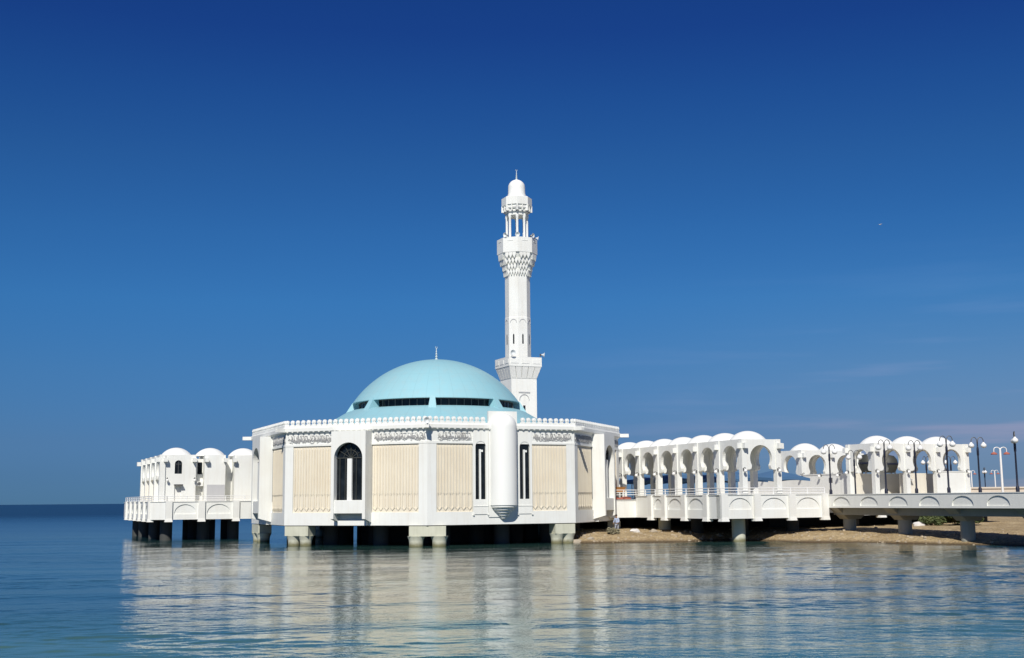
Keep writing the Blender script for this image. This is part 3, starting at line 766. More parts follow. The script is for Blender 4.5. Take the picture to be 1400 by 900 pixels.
# grey forecourt wall below the two-dome arcade
fw = gthing('forecourt_wall', 'plain pale grey forecourt wall with small lamps below the two domed arcade', 'wall')
g = MB(); g.box(34.0, 34.3, -14.0, 4.0, FLOOR, 5.50); g.box(33.95, 34.35, -14.0, 4.0, 5.50, 5.58); obj('wall', g, M['offwhite'], fw)
F = Frame(34.0, 0, 180)
for u in (12.0, 9.4, 6.6, 3.6, .6):
    a, gl_ = lamp_mb(F, u, 0, 5.45, .14); q = obj('wall_lamp', a, M['darkgrey'], fw); obj('globe', gl_, M['globe'], q, smooth=True)
g = MB(); g.box(33.985, 34.0, -10.95, -10.45, 4.75, 5.2); obj('vent', g, M['darkgrey'], fw)

# ------------------------------------------------------------------ DECKS
def fascia(root, F, u0, u1, posts, zt=3.68, zb=1.90, depth=.5, motif=True, pmat='fascia', mat='white'):
    """solid parapet band with pilasters and a shallow arch moulding between them"""
    g = MB(); ps = sorted(posts) if motif else []
    cells = [(a, b_) for a, b_ in zip(ps, ps[1:]) if min((b_-a)/2-.50, 1.12) >= .5]
    rc = .075 if cells else 0
    g.fbox(F, u0, u1, -depth, -rc, zb, zt); g.fbox(F, u0, u1, -.34, .06, zt, zt+.05)
    if cells:
        e0, e1 = cells[0][0], cells[-1][1]
        if e0 > u0+.01: g.fbox(F, u0, e0, -rc, 0, zb, zt)
        if e1 < u1-.01: g.fbox(F, e1, u1, -rc, 0, zb, zt)
        for (a, b_), nx_c in zip(cells, cells[1:]+[None]):
            c = (a+b_)/2; hw = min((b_-a)/2-.50, 1.12)
            arched_wall(g, F, a, b_, zb, zt, c, hw, zt-1.02, zt-1.10, -rc, 0, rz=.80)
            if nx_c and nx_c[0] > b_+.01: g.fbox(F, b_, nx_c[0], -rc, 0, zb, zt)
    fa = obj('fascia', g, M[mat], root)
    for u in posts:
        q = MB(); P = F.p; w_ = .29
        q.fbox(F, u-w_, u+w_, -.02, .20, zb-.02, zt+.08)
        q.hull8([P(u-w_-.05,.26,zb-.20),P(u+w_+.05,.26,zb-.20),P(u+w_+.05,-.3,zb-.20),P(u-w_-.05,-.3,zb-.20)], [P(u-w_,.20,zb+.12),P(u+w_,.20,zb+.12),P(u+w_,-.3,zb-.03),P(u-w_,-.3,zb-.03)])
        obj('pilaster', q, M[pmat], root)
    return fa
def railing(root, pts, z0=3.70, zt=4.22, step=1.6):
    g = MB()
    for (a, b_) in zip(pts, pts[1:]):
        a, b_ = Vector((a[0], a[1], 0)), Vector((b_[0], b_[1], 0)); L = (b_-a).length; n = max(1, round(L/step))
        for i in range(n+1):
            p = a.lerp(b_, i/n); g.tube([p+Vector((0,0,z0-.05)), p+Vector((0,0,zt))], .042, 6)
        for z in (z0+.12, (z0+.12+zt)/2, zt): g.tube([a+Vector((0,0,z)), b_+Vector((0,0,z))], .034, 6)
    return obj('railing', g, M['metalw'], root)
def pile_mb(x, y, r, zt, zb=-1.5, flare=.0):
    g = MB(); g.lathe((x, y, 0), [(r, zb), (r, zt-.5), (r+flare, zt)], 20); return g
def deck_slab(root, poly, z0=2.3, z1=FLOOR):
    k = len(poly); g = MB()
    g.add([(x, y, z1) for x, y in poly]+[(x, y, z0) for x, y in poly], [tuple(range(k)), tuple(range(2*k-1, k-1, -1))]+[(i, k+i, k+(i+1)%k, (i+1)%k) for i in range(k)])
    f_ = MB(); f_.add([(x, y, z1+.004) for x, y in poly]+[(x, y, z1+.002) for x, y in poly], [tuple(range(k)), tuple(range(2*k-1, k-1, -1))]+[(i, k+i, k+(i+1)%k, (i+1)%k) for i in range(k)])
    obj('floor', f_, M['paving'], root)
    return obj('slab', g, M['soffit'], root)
# right deck
XD, YD, XE = 15.0, -21.55, 25.0
deckA = gthing('seaside_deck', 'white deck on piles carrying the long arcade right of the mosque', 'deck')
deck_slab(deckA, [(XD+.3, YD+.3), (XE-.05, YD+.3), (XE-.05, 30), (10.0, 30), (10.0, 12.2), (14.9, 6.5), (14.9, -7.7), (XD+.3, -7.7)])
F = Frame(XD, 0, 180)                                    # u runs towards -Y
fascia(deckA, F, 8.6, 21.55, (11.2, 13.4, 16.5, 19.7))
F = Frame(0, YD, -90)
fascia(deckA, F, XD+.0, XE, (XD+.30, 18.3, 21.55, 24.72))
F = Frame(0, -8.6, -90); fascia(deckA, F, 12.45, XD-.004, (), zt=3.35, motif=False)
railing(deckA, [(12.7, -8.45), (XD+.12, -8.45), (XD+.12, YD+.15), (XE-.1, YD+.15)])
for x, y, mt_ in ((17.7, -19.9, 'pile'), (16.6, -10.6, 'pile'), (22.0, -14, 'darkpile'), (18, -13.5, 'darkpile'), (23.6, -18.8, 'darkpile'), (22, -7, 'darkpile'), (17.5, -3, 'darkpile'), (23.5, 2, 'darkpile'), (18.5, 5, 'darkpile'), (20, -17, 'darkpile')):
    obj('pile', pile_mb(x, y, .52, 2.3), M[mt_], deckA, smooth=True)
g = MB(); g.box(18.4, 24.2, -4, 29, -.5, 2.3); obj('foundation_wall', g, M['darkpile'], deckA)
# forecourt platform behind the bridge
plat = gthing('forecourt_platform', 'broad forecourt platform carrying the arcades behind the bridge', 'platform')
deck_slab(plat, [(XE, -18.6), (46.0, -18.6), (46.0, 30), (XE, 30)], 2.2, FLOOR-.004)
F = Frame(0, -18.9, -90); fascia(plat, F, 29.0, 46.2, (29.4, 32.6, 35.8, 39.0, 42.3, 45.8), zt=3.42, zb=1.95, motif=False)
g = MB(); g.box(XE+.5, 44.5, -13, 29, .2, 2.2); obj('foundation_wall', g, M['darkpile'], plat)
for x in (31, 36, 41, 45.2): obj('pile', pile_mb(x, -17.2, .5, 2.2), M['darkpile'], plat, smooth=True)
# bridge
bridge = gthing('footbridge', 'grey white footbridge on flared piers running right towards the shore', 'bridge')
XB0, XB1, YB0, YB1 = 25.02, 28.6, -21.5, -75.0
F = Frame(XB0, 0, 180)
g = MB(); g.fbox(F, 21.5, 75, -.3, -.075, 2.64, 3.64); g.fbox(F, 21.5, 75, -.33, .04, 3.64, 3.69)
g.fbox(F, 21.5, 21.65, -.075, 0, 2.64, 3.64)
for k in range(16):
    c = 23.25 + 3.2*k; arched_wall(g, F, c-1.6, c+1.6, 2.64, 3.64, c, 1.0, 2.86, 2.80, -.075, 0, rz=.62)
fb = obj('fascia', g, M['bridge'], bridge)
g = MB(); g.box(XB1-.3, XB1, YB1, YB0-.2, 2.64, 3.64); obj('fascia', g, M['bridge'], bridge)
g = MB(); g.box(XB0+.3, XB1-.3, YB1, YB0, 2.90, 3.22); obj('road_slab', g, M['girder'], bridge)
g = MB(); g.box(XB0+.62, XB0+1.1, YB1, YB0, 2.08, 2.90); g.box(XB1-1.1, XB1-.62, YB1, YB0, 2.08, 2.90); obj('girder', g, M['girder'], bridge)
for y in (-22.05, -28.35, -34.65, -40.95, -47.25, -53.55):
    xc = (XB0+XB1)/2; q = MB()
    q.hull8([(xc-.62,y-.5,1.75),(xc+.62,y-.5,1.75),(xc+.62,y+.5,1.75),(xc-.62,y+.5,1.75)], [(XB0+.12,y-.5,2.62),(XB1-.12,y-.5,2.62),(XB1-.12,y+.5,2.62),(XB0+.12,y+.5,2.62)])
    pc = obj('pier_cap', q, M['girder'], bridge)
    obj('pier', pile_mb(xc-.1, y, .50, 1.80), M['pier'], pc, smooth=True)

# ------------------------------------------------------------------ LEFT PAVILION
XL, YL, SC = -21.1, 12.85, 1.2
deckL = gthing('seaside_deck', 'white deck on dark piles carrying the domed pavilion left of the mosque', 'deck')
deck_slab(deckL, [(XL+.1, YL+.25), (-12.0, YL+.25), (-12.0, 34.9), (XL-SC+.25, 34.9), (XL-SC+.25, YL+SC+.1)], 2.25, FLOOR)
F = Frame(0, YL, -90); fascia(deckL, F, XL, -12.2, (XL+.25, -17.95, -14.85), zt=3.56, zb=1.98)
Fd = Frame(XL-SC/2, YL+SC/2, -135); fascia(deckL, Fd, -SC*.7071+.0, SC*.7071-.05, (), zt=3.56, zb=1.98, motif=False)
F = Frame(XL-SC, 0, 180); fascia(deckL, F, -35.2, -(YL+SC), tuple(-(YL+SC+.3+3.6*k) for k in range(6)), zt=3.56, zb=1.98)
railing(deckL, [(-12.3, YL+.12), (XL+.1, YL+.12), (XL-SC+.12, YL+SC+.1), (XL-SC+.12, 34.9)], 3.58, 4.08)
for x, y in ((-20.7, 15.2), (-20.9, 21.5), (-21.1, 27.8), (-21.1, 33), (-17.4, 15.2), (-16.4, 17.6), (-14.6, 15.4), (-17, 23), (-16.6, 29), (-14, 22)):
    obj('pile', pile_mb(x, y, .55, 2.25), M['darkpile'], deckL, smooth=True)
pav = gthing('domed_pavilion', 'white walled pavilion with three small domes on the left deck', 'pavilion')
YW = 14.5; ZW = 7.86
def block(x0, x1, y0=YW, y1=YW+3.3):
    g = MB(); g.box(x0, x1, y0, y1, FLOOR, ZW); return g
b1 = MB(); F = Frame(0, YW, -90)
b1.box(-21.05, -18.28, YW+.18, YW+3.3, FLOOR, ZW)
# front wall with window and door openings
arched_wall(b1, F, -21.05, -18.28, 6.12, ZW, -19.86, .33, 7.02, 6.12, -.18, 0)
b1.fbox(F, -21.05, -20.17, -.18, 0, FLOOR, 6.12); b1.fbox(F, -19.55, -18.28, -.18, 0, FLOOR, 6.12); b1.fbox(F, -20.17, -19.55, -.18, 0, 5.16, 6.12)
w1 = obj('wall', b1, M['white'], pav)
F1 = Frame(-19.86, YW, -90)
wf = MB(); wf.prism(F1, [(-.33, 6.12), (.33, 6.12)] + arch_pts(0, .33, 7.02, 12), -.165, -.13); ww = obj('window', wf, M['glass'], w1)
q = MB(); q.tube([F1.p(0, -.11, 6.12), F1.p(0, -.11, 7.3)], .025, 5); q.tube([F1.p(-.33, -.11, 7.0), F1.p(.33, -.11, 7.0)], .025, 5); obj('window_frame', q, M['darkgrey'], ww)
q = MB(); q.box(-20.17, -19.55, YW+.15, YW+.175, FLOOR, 5.16); obj('door', q, M['offwhite'], w1)
q = MB(); P = Frame(-19.86, YW, -90).p
q.fbox(Frame(-19.86, YW, -90), -.36, .40, 0, .45, 5.05, 5.16); obj('door_canopy', q, M['darkgrey'], w1)
rc = MB(); rc.box(-18.28, -17.50, YW+.9, YW+3.3, FLOOR, ZW-.35); w2 = obj('wall', rc, M['offwhite'], pav)
q = MB(); q.box(-18.0, -17.58, YW+.87, YW+.9, 6.1, 7.2); obj('window', q, M['glass'], w2)
q = MB(); q.box(-18.22, -17.55, YW+.35, YW+.88, 5.0, 5.42); ac = obj('air_conditioner', q, M['offwhite'], w2)
q = MB(); q.lathe((0,0,0), [(.16,0),(.16,.02)], 16); q2 = MB(); q2.add([(-17.9+v[0], YW+.35-v[2], 5.21+v[1]) for v in q.v], q.f); obj('fan_grille', q2, M['darkgrey'], ac)
g = block(-17.50, -15.58); obj('wall', g, M['white'], pav)
g = MB(); g.box(-17.25, -15.62, YW-.03, YW-.001, FLOOR, 5.12); obj('wall_panel', g, M['bracket'], pav)
g = MB(); g.box(-15.58, -14.75, YW+1.3, YW+3.3, FLOOR, ZW-.35); obj('wall', g, M['offwhite'], pav)
g = block(-14.75, -11.9); obj('wall', g, M['white'], pav)
g = MB(); g.box(-21.0, -11.9, YW+3.302, YW+15, FLOOR, ZW-.5); obj('wall', g, M['white'], pav)
for xx in (-21.05, -18.45, -17.35, -15.6, -14.8):
    g = MB(); g.box(xx-.17, xx+.17, YW-.5, YW+.05, 7.2, 7.55); obj('bracket', g, M['white'], pav)
for xx in (-19.85, -16.75, -13.65): obj('dome', dome_mb(xx, YW+1.65, 1.4, ZW-.03, .74), M['white_clean'], pav, smooth=True)
for yy in (YW+.1, YW+3.5, YW+6.9, YW+10.3, YW+13.7):
    cc = obj('column', column_mb(-21.3, yy, .5, FLOOR, ZW-.02), M['white'], pav)
    g = MB(); g.box(-21.95, -21.50, yy-.2, yy+.2, 7.2, 7.6); obj('bracket', g, M['white'], cc)
for k in range(4): obj('arch_wall', arch_panel(Frame(-21.3, YW+.1+1.7+3.4*k, 180), 3.4, .25, 5.6, ZW-.02), M['white'], pav)
g = MB(); g.box(-21.2, -21.06, YW+3.6, YW+13, FLOOR, 5.3); obj('wall_panel', g, M['beige'], pav)
for yy, xx, f_ in ((YW, -20.85, -90), (YW+.0, -18.4, -90)):
    a, gl_ = lamp_mb(Frame(xx, yy, f_), 0, 0, 5.6, .13); q = obj('wall_lamp', a, M['darkgrey'], pav); obj('globe', gl_, M['globe'], q, smooth=True)

# ------------------------------------------------------------------ STREET LAMPS
def lamp_proto(label):
    t = thing('street_lamp', label, 'street lamp')
    g = MB(); g.lathe((0,0,0), [(.12,0),(.12,.3),(.068,.42),(.056,2.6),(.082,2.66),(.082,3.12),(.05,3.25),(.04,3.6)], 14); obj('post', g, M['black'], t, smooth=True)
    for s in (-1, 1):
        g = MB(); g.tube([(s*.03,0,3.45)] + [(s*(.24-.21*math.cos(math.pi*i/10)), 0, 3.62+.30*math.sin(math.pi*i/10)) for i in range(11)] + [(s*.45,0,3.50)], .028, 6)
        ar = obj('arm', g, M['darkgrey'], t, smooth=True)
        g = MB(); g.sphere((s*.45,0,3.33), .21, 16, 10, .85); g.lathe((s*.45,0,3.48), [(.11,0),(.06,.09)], 10); obj('globe', g, M['globe'], ar, smooth=True)
    return t
lamps = [   # grid x, y, base z, size, turn, label
    (25.25, -21.75, 3.68, 1.00, 0, 'black double globe lamp where the bridge meets the long deck'),
    (25.25, -28.2, 3.68, 1.02, 6, 'black double globe lamp in front of the left column of the three domed arcade'),
    (25.25, -34.6, 3.68, 1.01, 0, 'black double globe lamp in front of the last dome of the three domed arcade'),
    (25.25, -40.75, 3.68, 1.00, 68, 'black lamp seen edge on, nearest the right end of the bridge'),
    (28.4, -27.9, 3.68, 1.02, 0, 'black double globe lamp in front of the middle dome of the three domed arcade'),
    (28.4, -34.3, 3.68, 1.00, 0, 'black double globe lamp standing against open sky just right of the last arcade'),
    (28.3, -21.0, 3.30, 1.00, -4, 'short black double globe lamp in front of the three domed arcade'),
    (52.2, -3.0, 3.2, 1.1, 30, 'distant globe lamp seen through the middle arch of the three domed arcade'),
    (54.5, -4.0, 3.2, 1.1, 0, 'distant double globe lamp seen through the rightmost arch'),
    (84.0, 21.2, 3.2, 1.0, 80, 'far black globe lamp beyond the sea wall at right'),
]
proto = None
for x, y, z, s, tz, lab in lamps:
    if proto is None: o = proto = lamp_proto(lab)
    else: o = copy_tree(proto); o['label'] = lab
    o['group'] = 'globe street lamps on the bridge and shore'
    o.location = gw(x, y, z); o.rotation_euler = (0, 0, GA - R(20) + R(tz)); o.scale = (s, s, s)

def white_lamp(label):
    t = thing('floodlight_pole', label, 'lamp post')
    g = MB(); g.lathe((0,0,0), [(.16,0),(.13,.5),(.10,5.0),(.06,5.3)], 12); obj('post', g, M['metalw'], t, smooth=True)
    for s in (-1, 1):
        g = MB(); g.tube([(0,0,5.1)] + [(s*(.35-.30*math.cos(math.pi*i/8)), 0, 5.12+.25*math.sin(math.pi*i/8)) for i in range(9)] + [(s*.65,0,4.85)], .045, 6); ar = obj('arm', g, M['metalw'], t, smooth=True)
        g = MB(); g.lathe((s*.65,0,4.62), [(.30,0),(.33,.08),(.18,.2),(.08,.26)], 14); obj('lamp_head', g, M['red'], ar, smooth=True)
    return t
proto = None
for x, y, z, s, lab in ((63.0, -2.35, 3.0, 1.04, 'tall white lamp post with two red hooded heads beyond the bridge'),
                        (108.1, 43.4, 3.0, .82, 'small far white lamp post left of the tall white one'),
                        (101.5, 41.5, 3.0, .80, 'thin far white lamp post beside the black lamp against the sky'),
                        (68.3, -4.5, 3.0, .95, 'white lamp post with red heads cut by the right edge of the photo')):
    if proto is None: o = proto = white_lamp(lab)
    else: o = copy_tree(proto); o['label'] = lab
    o['group'] = 'white lamp posts on the shore road'
    o.location = gw(x, y, z); o.rotation_euler = (0, 0, 0); o.scale = (s, s, s)

# ------------------------------------------------------------------ far sea wall
sw = thing('sea_wall', 'long beige sea wall beyond the beach at far right', 'wall', (100, 152, 0))
g = MB(); g.box(-46, 80, -.4, .4, .2, 4.35); wl_ = obj('wall', g, M['seawall'], sw)
g = MB(); g.box(-46.1, 80.1, -.55, .5, 4.35, 4.55); obj('coping', g, M['seawall'], sw)
for k in range(14): 
    g = MB(); g.box(-44+9*k, -43.4+9*k, -.6, -.39, .2, 4.35); obj('buttress', g, M['seawall'], sw)

# ------------------------------------------------------------------ blue parasols behind the arcade
def parasol(label):
    t = thing('parasol', label, 'parasol')
    g = MB(); H_, e, z0, z1 = 0, 2.1, 1.78, 2.5
    rim = []
    for k in range(4):
        for j in range(6):
            f_ = j/6; c0 = [(-e,-e),(e,-e),(e,e),(-e,e)][k]; c1 = [(-e,-e),(e,-e),(e,e),(-e,e)][(k+1)%4]
            sag = .12*math.sin(math.pi*f_)
            rim.append((c0[0]+(c1[0]-c0[0])*f_, c0[1]+(c1[1]-c0[1])*f_, z0+sag))
    n = len(rim); vs = rim + [(x*.5, y*.5, z0+(z1-z0)*.58) for x, y, z in rim] + [(0,0,z1)] + [(x*1.005, y*1.005, z-.24) for x, y, z in rim]
    fs = [(i, (i+1)%n, n+(i+1)%n, n+i) for i in range(n)] + [(n+i, n+(i+1)%n, 2*n) for i in range(n)] + [(2*n+1+i, 2*n+1+(i+1)%n, (i+1)%n, i) for i in range(n)]
    g.add(vs, fs); obj('canopy', g, M['blue'], t)
    g = MB(); g.lathe((0,0,0), [(.3,0),(.3,.08),(.05,.1),(.045,2.5),(0,2.62)], 10); obj('pole', g, M['metalw'], t, smooth=True)
    g = MB()
    for sx_ in (-1,1):
        for sy_ in (-1,1): g.tube([(0,0,2.38),(sx_*2.05,sy_*2.05,1.79)], .022, 5)
    obj('frame', g, M['darkgrey'], t)
    return t
proto = None
for k, (x, y, lab) in enumerate(((22.6, 5.6, 'blue parasol seen through the farthest arch, next to the mosque'),
        (23.4, 2.5, 'blue parasol seen through the second arch from the mosque'),
        (22.9, -1.5, 'blue parasol seen through the third arch from the mosque'),
        (24.0, -3.3, 'blue parasol seen through the fourth arch from the mosque'),
        (23.4, -7.6, 'blue parasol seen through the fifth arch from the mosque'),
        (25.4, -8.2, 'blue parasol seen through the nearest side arch of the long arcade'),
        (26.0, -13.3, 'blue parasol reaching in front of the grey wall right of the long arcade'))):
    if proto is None: o = proto = parasol(lab)
    else: o = copy_tree(proto); o['label'] = lab
    o['group'] = 'blue parasols behind the arcade'
    o.location = gw(x, y, FLOOR); o.rotation_euler = (0, 0, GA + R((k*23) % 40 - 12))

# wooden bench and red cloth by the mosque end of the deck
bx = thing('wooden_counter', 'orange wooden counter behind the railing beside the mosque', 'counter', gw(14.0, -6.9, FLOOR), GA)
g = MB(); g.box(-.75,.75,-.3,.3,.72,1.14); obj('cabinet', g, M['wood'], bx)
g = MB(); g.box(-.8,.8,-.35,.35,1.14,1.2); obj('top', g, M['wood'], bx)
for s in (-1,1):
    for d in (-1,1):
        g = MB(); g.box(s*.66-.06,s*.66+.06,d*.24-.05,d*.24+.05,0,.72); obj('leg', g, M['darkgrey'], bx)
g = MB()
for i in range(9):
    for j in range(2):
        x0 = -.9+.2*i
        g.add([(x0,-.3+.3*j,.30+.06*math.sin(i)),(x0+.2,-.3+.3*j,.30+.06*math.sin(i+1)),(x0+.2,0+.3*j,.33+.06*math.sin(i+1.4)),(x0,0+.3*j,.33+.06*math.sin(i+.4))], [(0,1,2,3)])
    g.add([(-.9+.2*i,-.3,.30+.06*math.sin(i)),(-.9+.2*i+.2,-.3,.30+.06*math.sin(i+1)),(-.9+.2*i+.2,-.34,.02),(-.9+.2*i,-.34,.02)], [(0,1,2,3)])
rug = obj('rug', g, M['red'], None); rug.location = gw(13.95, -7.75, FLOOR); rug.rotation_euler = (0,0,GA)
tag(rug, 'faded red rug draped low behind the railing beside the mosque', 'rug')

# dark domed tanks behind the right arcade
def tank(label):
    t = thing('water_tank', label, 'tank')
    g = MB(); g.lathe((0,0,0), [(.75,0),(1.02,.55),(1.06,.78)], 24); g.lathe((0,0,0), [(1.06,.92),(1.0,1.25),(.72,1.62),(.2,1.74),(0,1.75)], 24); obj('shell', g, M['tank'], t, smooth=True)
    g = MB(); g.lathe((0,0,0), [(1.0,.74),(1.09,.78),(1.09,.92),(1.0,.96)], 24); obj('band', g, M['black'], t, smooth=True)
    g = MB()
    for s in (-1,1):
        for d in (-1,1): g.tube([(s*.6,d*.6,-2.5),(s*.6,d*.6,.1)], .07, 6)
    obj('stand', g, M['darkgrey'], t)
    return t
t1_ = tank('dark domed water tank seen through the left arch of the three domed arcade'); t1_.location = gw(44.0, -6.6, 5.75)
t2_ = copy_tree(t1_); t2_['label'] = 'dark domed water tank seen through the narrow side arch of the three domed arcade'; t2_.location = gw(40.3, -8.6, 5.75)
for o in (t1_, t2_): o['group'] = 'dark domed tanks'
db = thing('cabinet', 'black cabinet seen through the rightmost arch above the low white wall', 'cabinet', gw(49.5, -8.0, 3.2), GA)
g = MB(); g.box(-.45,.45,-.3,.3,2.15,2.95); obj('body', g, M['black'], db)
g = MB(); g.tube([(.45,0,2.8),(.95,0,2.8),(.95,0,0)], .06, 6); g.tube([(-.4,0,0),(-.4,0,2.2)], .06, 6); obj('stand', g, M['darkgrey'], db)

# ------------------------------------------------------------------ rocks, bushes
def rock(label, loc, s, mat):
    g = MB(); g.sphere((0,0,0), 1, 14, 9)
    sd = random.random()*50
    g.v = [tuple(Vector(v)*(1+.45*noise.noise(Vector(v)*1.3+Vector((sd,0,0))))) for v in g.v]
    g.v = [(x*s, y*s*.8, z*s*.55) for x, y, z in g.v]
    o = obj('rock', g, mat, None, loc, True, 25); tag(o, label, 'rock', 'rocks on the shore'); return o
M['rock'] = painted('pale_rock', (.42,.36,.27), (.25,.21,.16), .7, .9, 2, .6, False)
M['rockw'] = painted('white_rubble', (.70,.68,.64), (.4,.37,.33), .5, .9, 2, .5, False)
def sand_at(x, y): return (x, y, sand_z(x, y))
for x, y, s, lab, mt_ in ((9.9, 100.5, .42, 'small white rock at the foot of the white wall beside the mosque', 'rockw'),
        (11.4, 100.6, .30, 'small pale rock on top of the sand mound right of the person', 'rock'),
        (4.9, 96.2, .42, 'brown rock at the foot of the mosque corner pile', 'rock'),
        (6.0, 96.1, .28, 'low brown rock at the left tip of the sand mound', 'rock'),
        (33.3, 101.0, .5, 'white chunk of rubble beside the middle bridge pier', 'rockw'),
        (35.9, 97.5, .35, 'white rock right of the nearest bridge pier', 'rockw'),
        (16.8, 100.6, .30, 'wet pale stone at the waterline between the two sand banks', 'rock'),
        (18.9, 100.9, .34, 'wet stone at the waterline beside the lit deck pile', 'rock')):
    rock(lab, (x, y, sand_z(x, y)+s*.1), s, M[mt_])
M['pebble'] = painted('sandy_pebbles', (.40,.33,.23), (.22,.17,.11), .7, .9, 2, .3, False)
g = MB(); rnd = random.Random(4)
for _ in range(900):
    x = rnd.uniform(4.8, 52); y = shore_y(x) + abs(rnd.gauss(0, 1))*4.5 + .2
    z = sand_z(x, y)
    s_ = rnd.choice((.03,.04,.05,.06,.09,.14))*rnd.uniform(.7,1.3); a = rnd.uniform(0, 3.1)
    base_ = [(math.cos(a+k*1.2566)*s_*rnd.uniform(.7,1.2), math.sin(a+k*1.2566)*s_*rnd.uniform(.7,1.2)) for k in range(5)]
    vs_ = [(x+dx, y+dy, z-.02) for dx, dy in base_] + [(x+dx*.6, y+dy*.6, z+s_*.6) for dx, dy in base_]
    g.add(vs_, [(k, (k+1)%5, 5+(k+1)%5, 5+k) for k in range(5)] + [(5,6,7,8,9)])
tag(obj('pebbles', g, M['pebble']), 'pale pebbles and shell scattered over the sandy shore', 'pebbles', kind='stuff')
def leafmat(name, c0, c1):
    m, nt, b = nodes(name)
    g = N(nt, 'ShaderNodeTexCoord'); n1 = N(nt, 'ShaderNodeTexNoise', Scale=2.2, Detail=3.0); nt.links.new(g.outputs['Object'], n1.inputs['Vector'])
    r = ramp(nt, n1.outputs['Fac'], [(.35, c0), (.68, c1)]); nt.links.new(r.outputs[0], b.inputs['Base Color']); b.inputs['Roughness'].default_value = .7
    return m
M['leaf'] = leafmat('bush_leaves', (.035,.055,.015), (.10,.12,.035)); M['dry'] = leafmat('dry_twigs', (.20,.18,.11), (.34,.31,.20))
M['stem'] = painted('bush_wood', (.10,.07,.045), (.05,.04,.03), .5, .9, 3)
def bush(label, loc, rx, ry, rz, n, mat, ls=.13, seed=1):
    rnd = random.Random(seed); t = thing('bush', label, 'bush', loc, 0, 'bushes on the shore')
    g = MB()
    cl = [(rnd.uniform(-.75,.75)*rx, rnd.uniform(-.75,.75)*ry, rnd.uniform(.3,.8)*rz, rnd.uniform(.25,.5)) for _ in range(14)]
    for _ in range(n):
        c = rnd.choice(cl); d = Vector((rnd.gauss(0,1), rnd.gauss(0,1), rnd.gauss(0,1))).normalized()*c[3]*rnd.uniform(.5,1.05)
        p = Vector((c[0]+d.x*rx*.7, c[1]+d.y*ry*.7, max(.05, c[2]+d.z*rz*.8)))
        a = Vector((rnd.gauss(0,1), rnd.gauss(0,1), rnd.gauss(0,1))).normalized(); b_ = a.orthogonal().normalized(); s = ls*rnd.uniform(.6,1.3)
        g.add([p-a*s, p+b_*s*.45, p+a*s, p-b_*s*.45], [(0,1,2,3)])
    obj('foliage', g, mat, t)
    g = MB()
    for c in cl: g.tube([(c[0]*.1,c[1]*.1,-.1), (c[0]*.6,c[1]*.6,c[2]*.5), (c[0],c[1],c[2])], .035, 5, .012)
    obj('stem', g, M['stem'], t)
    return t
bush('dark green bush growing under the bridge left of the nearest pier', sand_at(36.6, 101.5), 2.3, 1.5, 1.35, 5200, M['leaf'], .15, 3)
bush('low green bush beside the larger one under the bridge', sand_at(34.6, 101.2), 1.2, 1.0, .9, 1800, M['leaf'], .13, 5)
bush('dry grey bush at the feet of the person', sand_at(8.0, 98.9), .55, .45, .55, 900, M['dry'], .08, 8)

# ------------------------------------------------------------------ person by the shore
def skin(name, joints, edges, mat, parent, lv=2):
    me = bpy.data.meshes.new(name); me.from_pydata([j[0] for j in joints], edges, []); me.update()
    o = bpy.data.objects.new(name, me); scn.collection.objects.link(o)
    me.materials.append(mat)
    o.modifiers.new('skin', 'SKIN').use_smooth_shade = True
    for i, j in enumerate(joints):
        d = me.skin_vertices[0].data[i]; d.radius = (j[1], j[2] if len(j) > 2 else j[1]); d.use_root = (i == 0)
    s = o.modifiers.new('sub', 'SUBSURF'); s.levels = s.render_levels = lv
    if parent: o.parent = parent
    return o
M['skin'] = painted('skin', (.30,.17,.10), (.22,.12,.07), .3, .6, 3, .0, False)
M['hair'] = painted('dark_hair', (.012,.010,.010), (.02,.02,.02), .3, .6, 3, .2, False)
M['shirt'] = painted('pale_blue_shirt', (.42,.50,.66), (.30,.36,.50), .4, .9, 4, .3, False)
M['trouser'] = painted('grey_trousers', (.30,.32,.36), (.18,.19,.22), .4, .9, 4, .3, False)
M['belt'] = painted('dark_cloth_belt', (.03,.035,.05), (.02,.02,.02), .3, .9, 4, .0, False)
per = thing('person', 'person in a pale blue shirt and grey trousers standing on the shore by the mosque', 'person')
px_, py_ = 8.35, 99.4; per.location = (px_, py_, sand_z(px_, py_)-.02); per.rotation_euler = (0,0,R(150)); per.scale = (.86,)*3
J = [((0,0,.93), .15, .11), ((0,.03,1.12), .145, .10), ((0,.06,1.30), .17, .11), ((0,.09,1.44), .10, .08), ((0,.12,1.53), .05, .05), ((0,.15,1.64), .092, .105), ((0,.155,1.70), .085, .095),
     ((-.19,.08,1.40), .06), ((-.27,.10,1.14), .042), ((-.20,.27,.98), .033), ((-.17,.34,.95), .03),
     ((.19,.08,1.40), .06), ((.27,.07,1.14), .042), ((.24,.22,.96), .033), ((.22,.29,.93), .03),
     ((-.10,0,.86), .085), ((-.12,.06,.50), .058), ((-.12,-.02,.10), .04), ((-.12,.10,.045), .035),
     ((.10,0,.86), .085), ((.13,.12,.52), .058), ((.14,.06,.10), .04), ((.15,.18,.045), .035)]
E_ = [(0,1),(1,2),(2,3),(3,4),(4,5),(5,6),(3,7),(7,8),(8,9),(9,10),(3,11),(11,12),(12,13),(13,14),(0,15),(15,16),(16,17),(17,18),(0,19),(19,20),(20,21),(21,22)]
body = skin('body', J, E_, M['skin'], per)
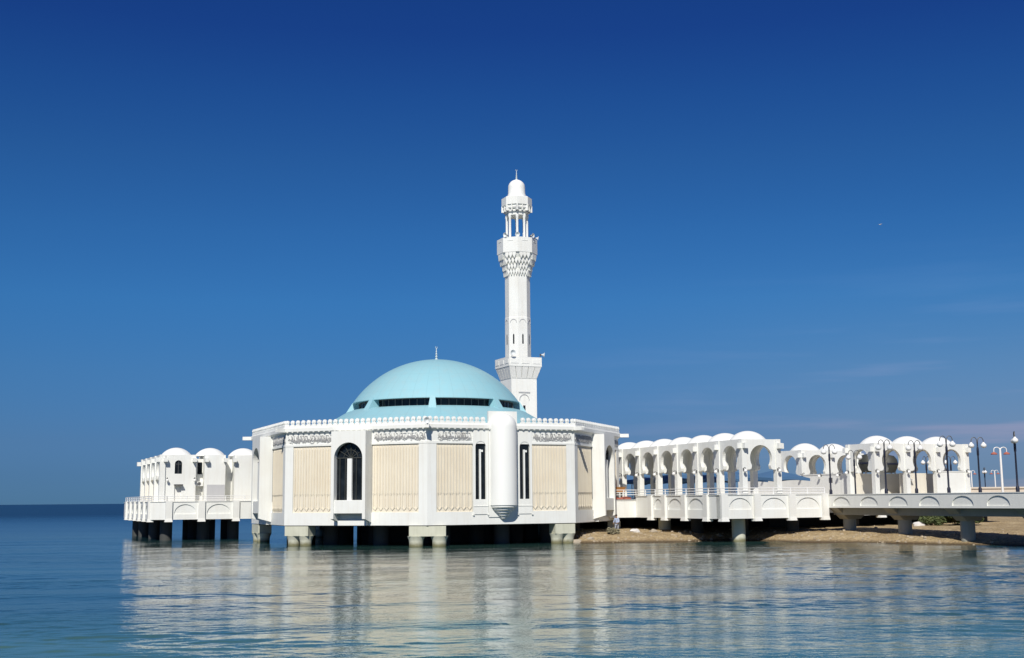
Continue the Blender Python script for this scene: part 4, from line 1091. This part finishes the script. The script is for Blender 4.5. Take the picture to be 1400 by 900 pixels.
for s in (-1, 1):                                                  # five fingers on each hand
    wr = Vector((-.17,.34,.95)) if s < 0 else Vector((.22,.29,.93))
    js = [(tuple(wr), .03, .02)]; es = []
    for k in range(4):
        b0 = len(js); off = Vector(((k-1.5)*.018, .055, -.005)); L_ = (.055,.065,.06,.045)[k]
        js += [(tuple(wr+off), .010), (tuple(wr+off+Vector((0,L_*.55,-.012))), .009), (tuple(wr+off+Vector((0,L_*.8,-.04))), .008)]
        es += [(0,b0),(b0,b0+1),(b0+1,b0+2)]
    b0 = len(js); js += [(tuple(wr+Vector((-s*.035,.02,0))), .011), (tuple(wr+Vector((-s*.045,.06,-.01))), .009)]; es += [(0,b0),(b0,b0+1)]
    skin('hand', js, es, M['skin'], body, 1)
skin('shirt', [((0,0,.94), .175, .135), ((0,.03,1.12), .165, .12), ((0,.06,1.30), .185, .125), ((0,.09,1.44), .115, .092), ((-.19,.08,1.40), .078), ((-.265,.10,1.15), .058), ((-.22,.22,1.02), .05), ((.19,.08,1.40), .078), ((.265,.07,1.15), .058), ((.25,.18,1.0), .05)],
     [(0,1),(1,2),(2,3),(3,4),(4,5),(5,6),(3,7),(7,8),(8,9)], M['shirt'], per)
skin('trousers', [((0,0,.92), .165, .13), ((-.105,0,.84), .105), ((-.122,.06,.50), .08), ((-.12,-.02,.12), .065), ((.105,0,.84), .105), ((.132,.12,.52), .08), ((.14,.06,.12), .065)],
     [(0,1),(1,2),(2,3),(0,4),(4,5),(5,6)], M['trouser'], per)
g = MB(); g.lathe((0,.0,.945), [(.17,-.03),(.185,0),(.175,.035)], 20); g.v = [(x, y*.8, z) for x, y, z in g.v]; obj('belt', g, M['belt'], per, smooth=True)
g = MB(); g.sphere((0,.135,1.695), .108, 16, 10, 1.0); g.v = [(x, y, max(z, 1.645+.5*max(0, y-.15))) for x, y, z in g.v]; obj('hair', g, M['hair'], per, smooth=True)
for s in (-1, 1):
    g = MB(); g.sphere((s*.034,.245,1.655), .013, 8, 6); obj('eye', g, M['hair'], body)
    g = MB(); g.sphere((s*.098,.15,1.645), .022, 8, 6); obj('ear', g, M['skin'], body, smooth=True)
g = MB(); g.lathe((0,.26,1.605), [(.018,0),(.012,.03),(.006,.055)], 8); obj('nose', g, M['skin'], body, smooth=True)

# ------------------------------------------------------------------ a bird high in the sky
bd = thing('bird', 'tiny white bird flying high in the clear sky at right', 'bird', (46.6, 150, 37.5), R(30)); bd.scale = (.5, .5, .5)
g = MB(); g.lathe((0,0,0), [(0,-.28),(.05,-.2),(.10,0),(.07,.18),(.04,.26),(0,.34)], 10); g.v = [(z, x, y) for x, y, z in g.v]
g.tube([(.30,0,.01),(.40,0,-.005)], .018, 5, .004); g.add([(-.25,-.03,0),(-.45,-.09,0),(-.45,.09,0),(-.25,.03,0)], [(0,1,2,3)]); obj('body', g, M['white_clean'], bd, smooth=True)
for s in (-1, 1):
    g = MB(); top = [(.12,s*.06,.03),(.16,s*.34,.17),(.02,s*.72,.10),(-.10,s*.34,.15),(-.12,s*.06,.03)]
    g.add(top+[(x, y, z-.015) for x, y, z in top], [(0,1,2,3,4),(9,8,7,6,5)]+[(i,5+i,5+(i+1)%5,(i+1)%5) for i in range(5)]); obj('wing', g, M['white_clean'], bd)
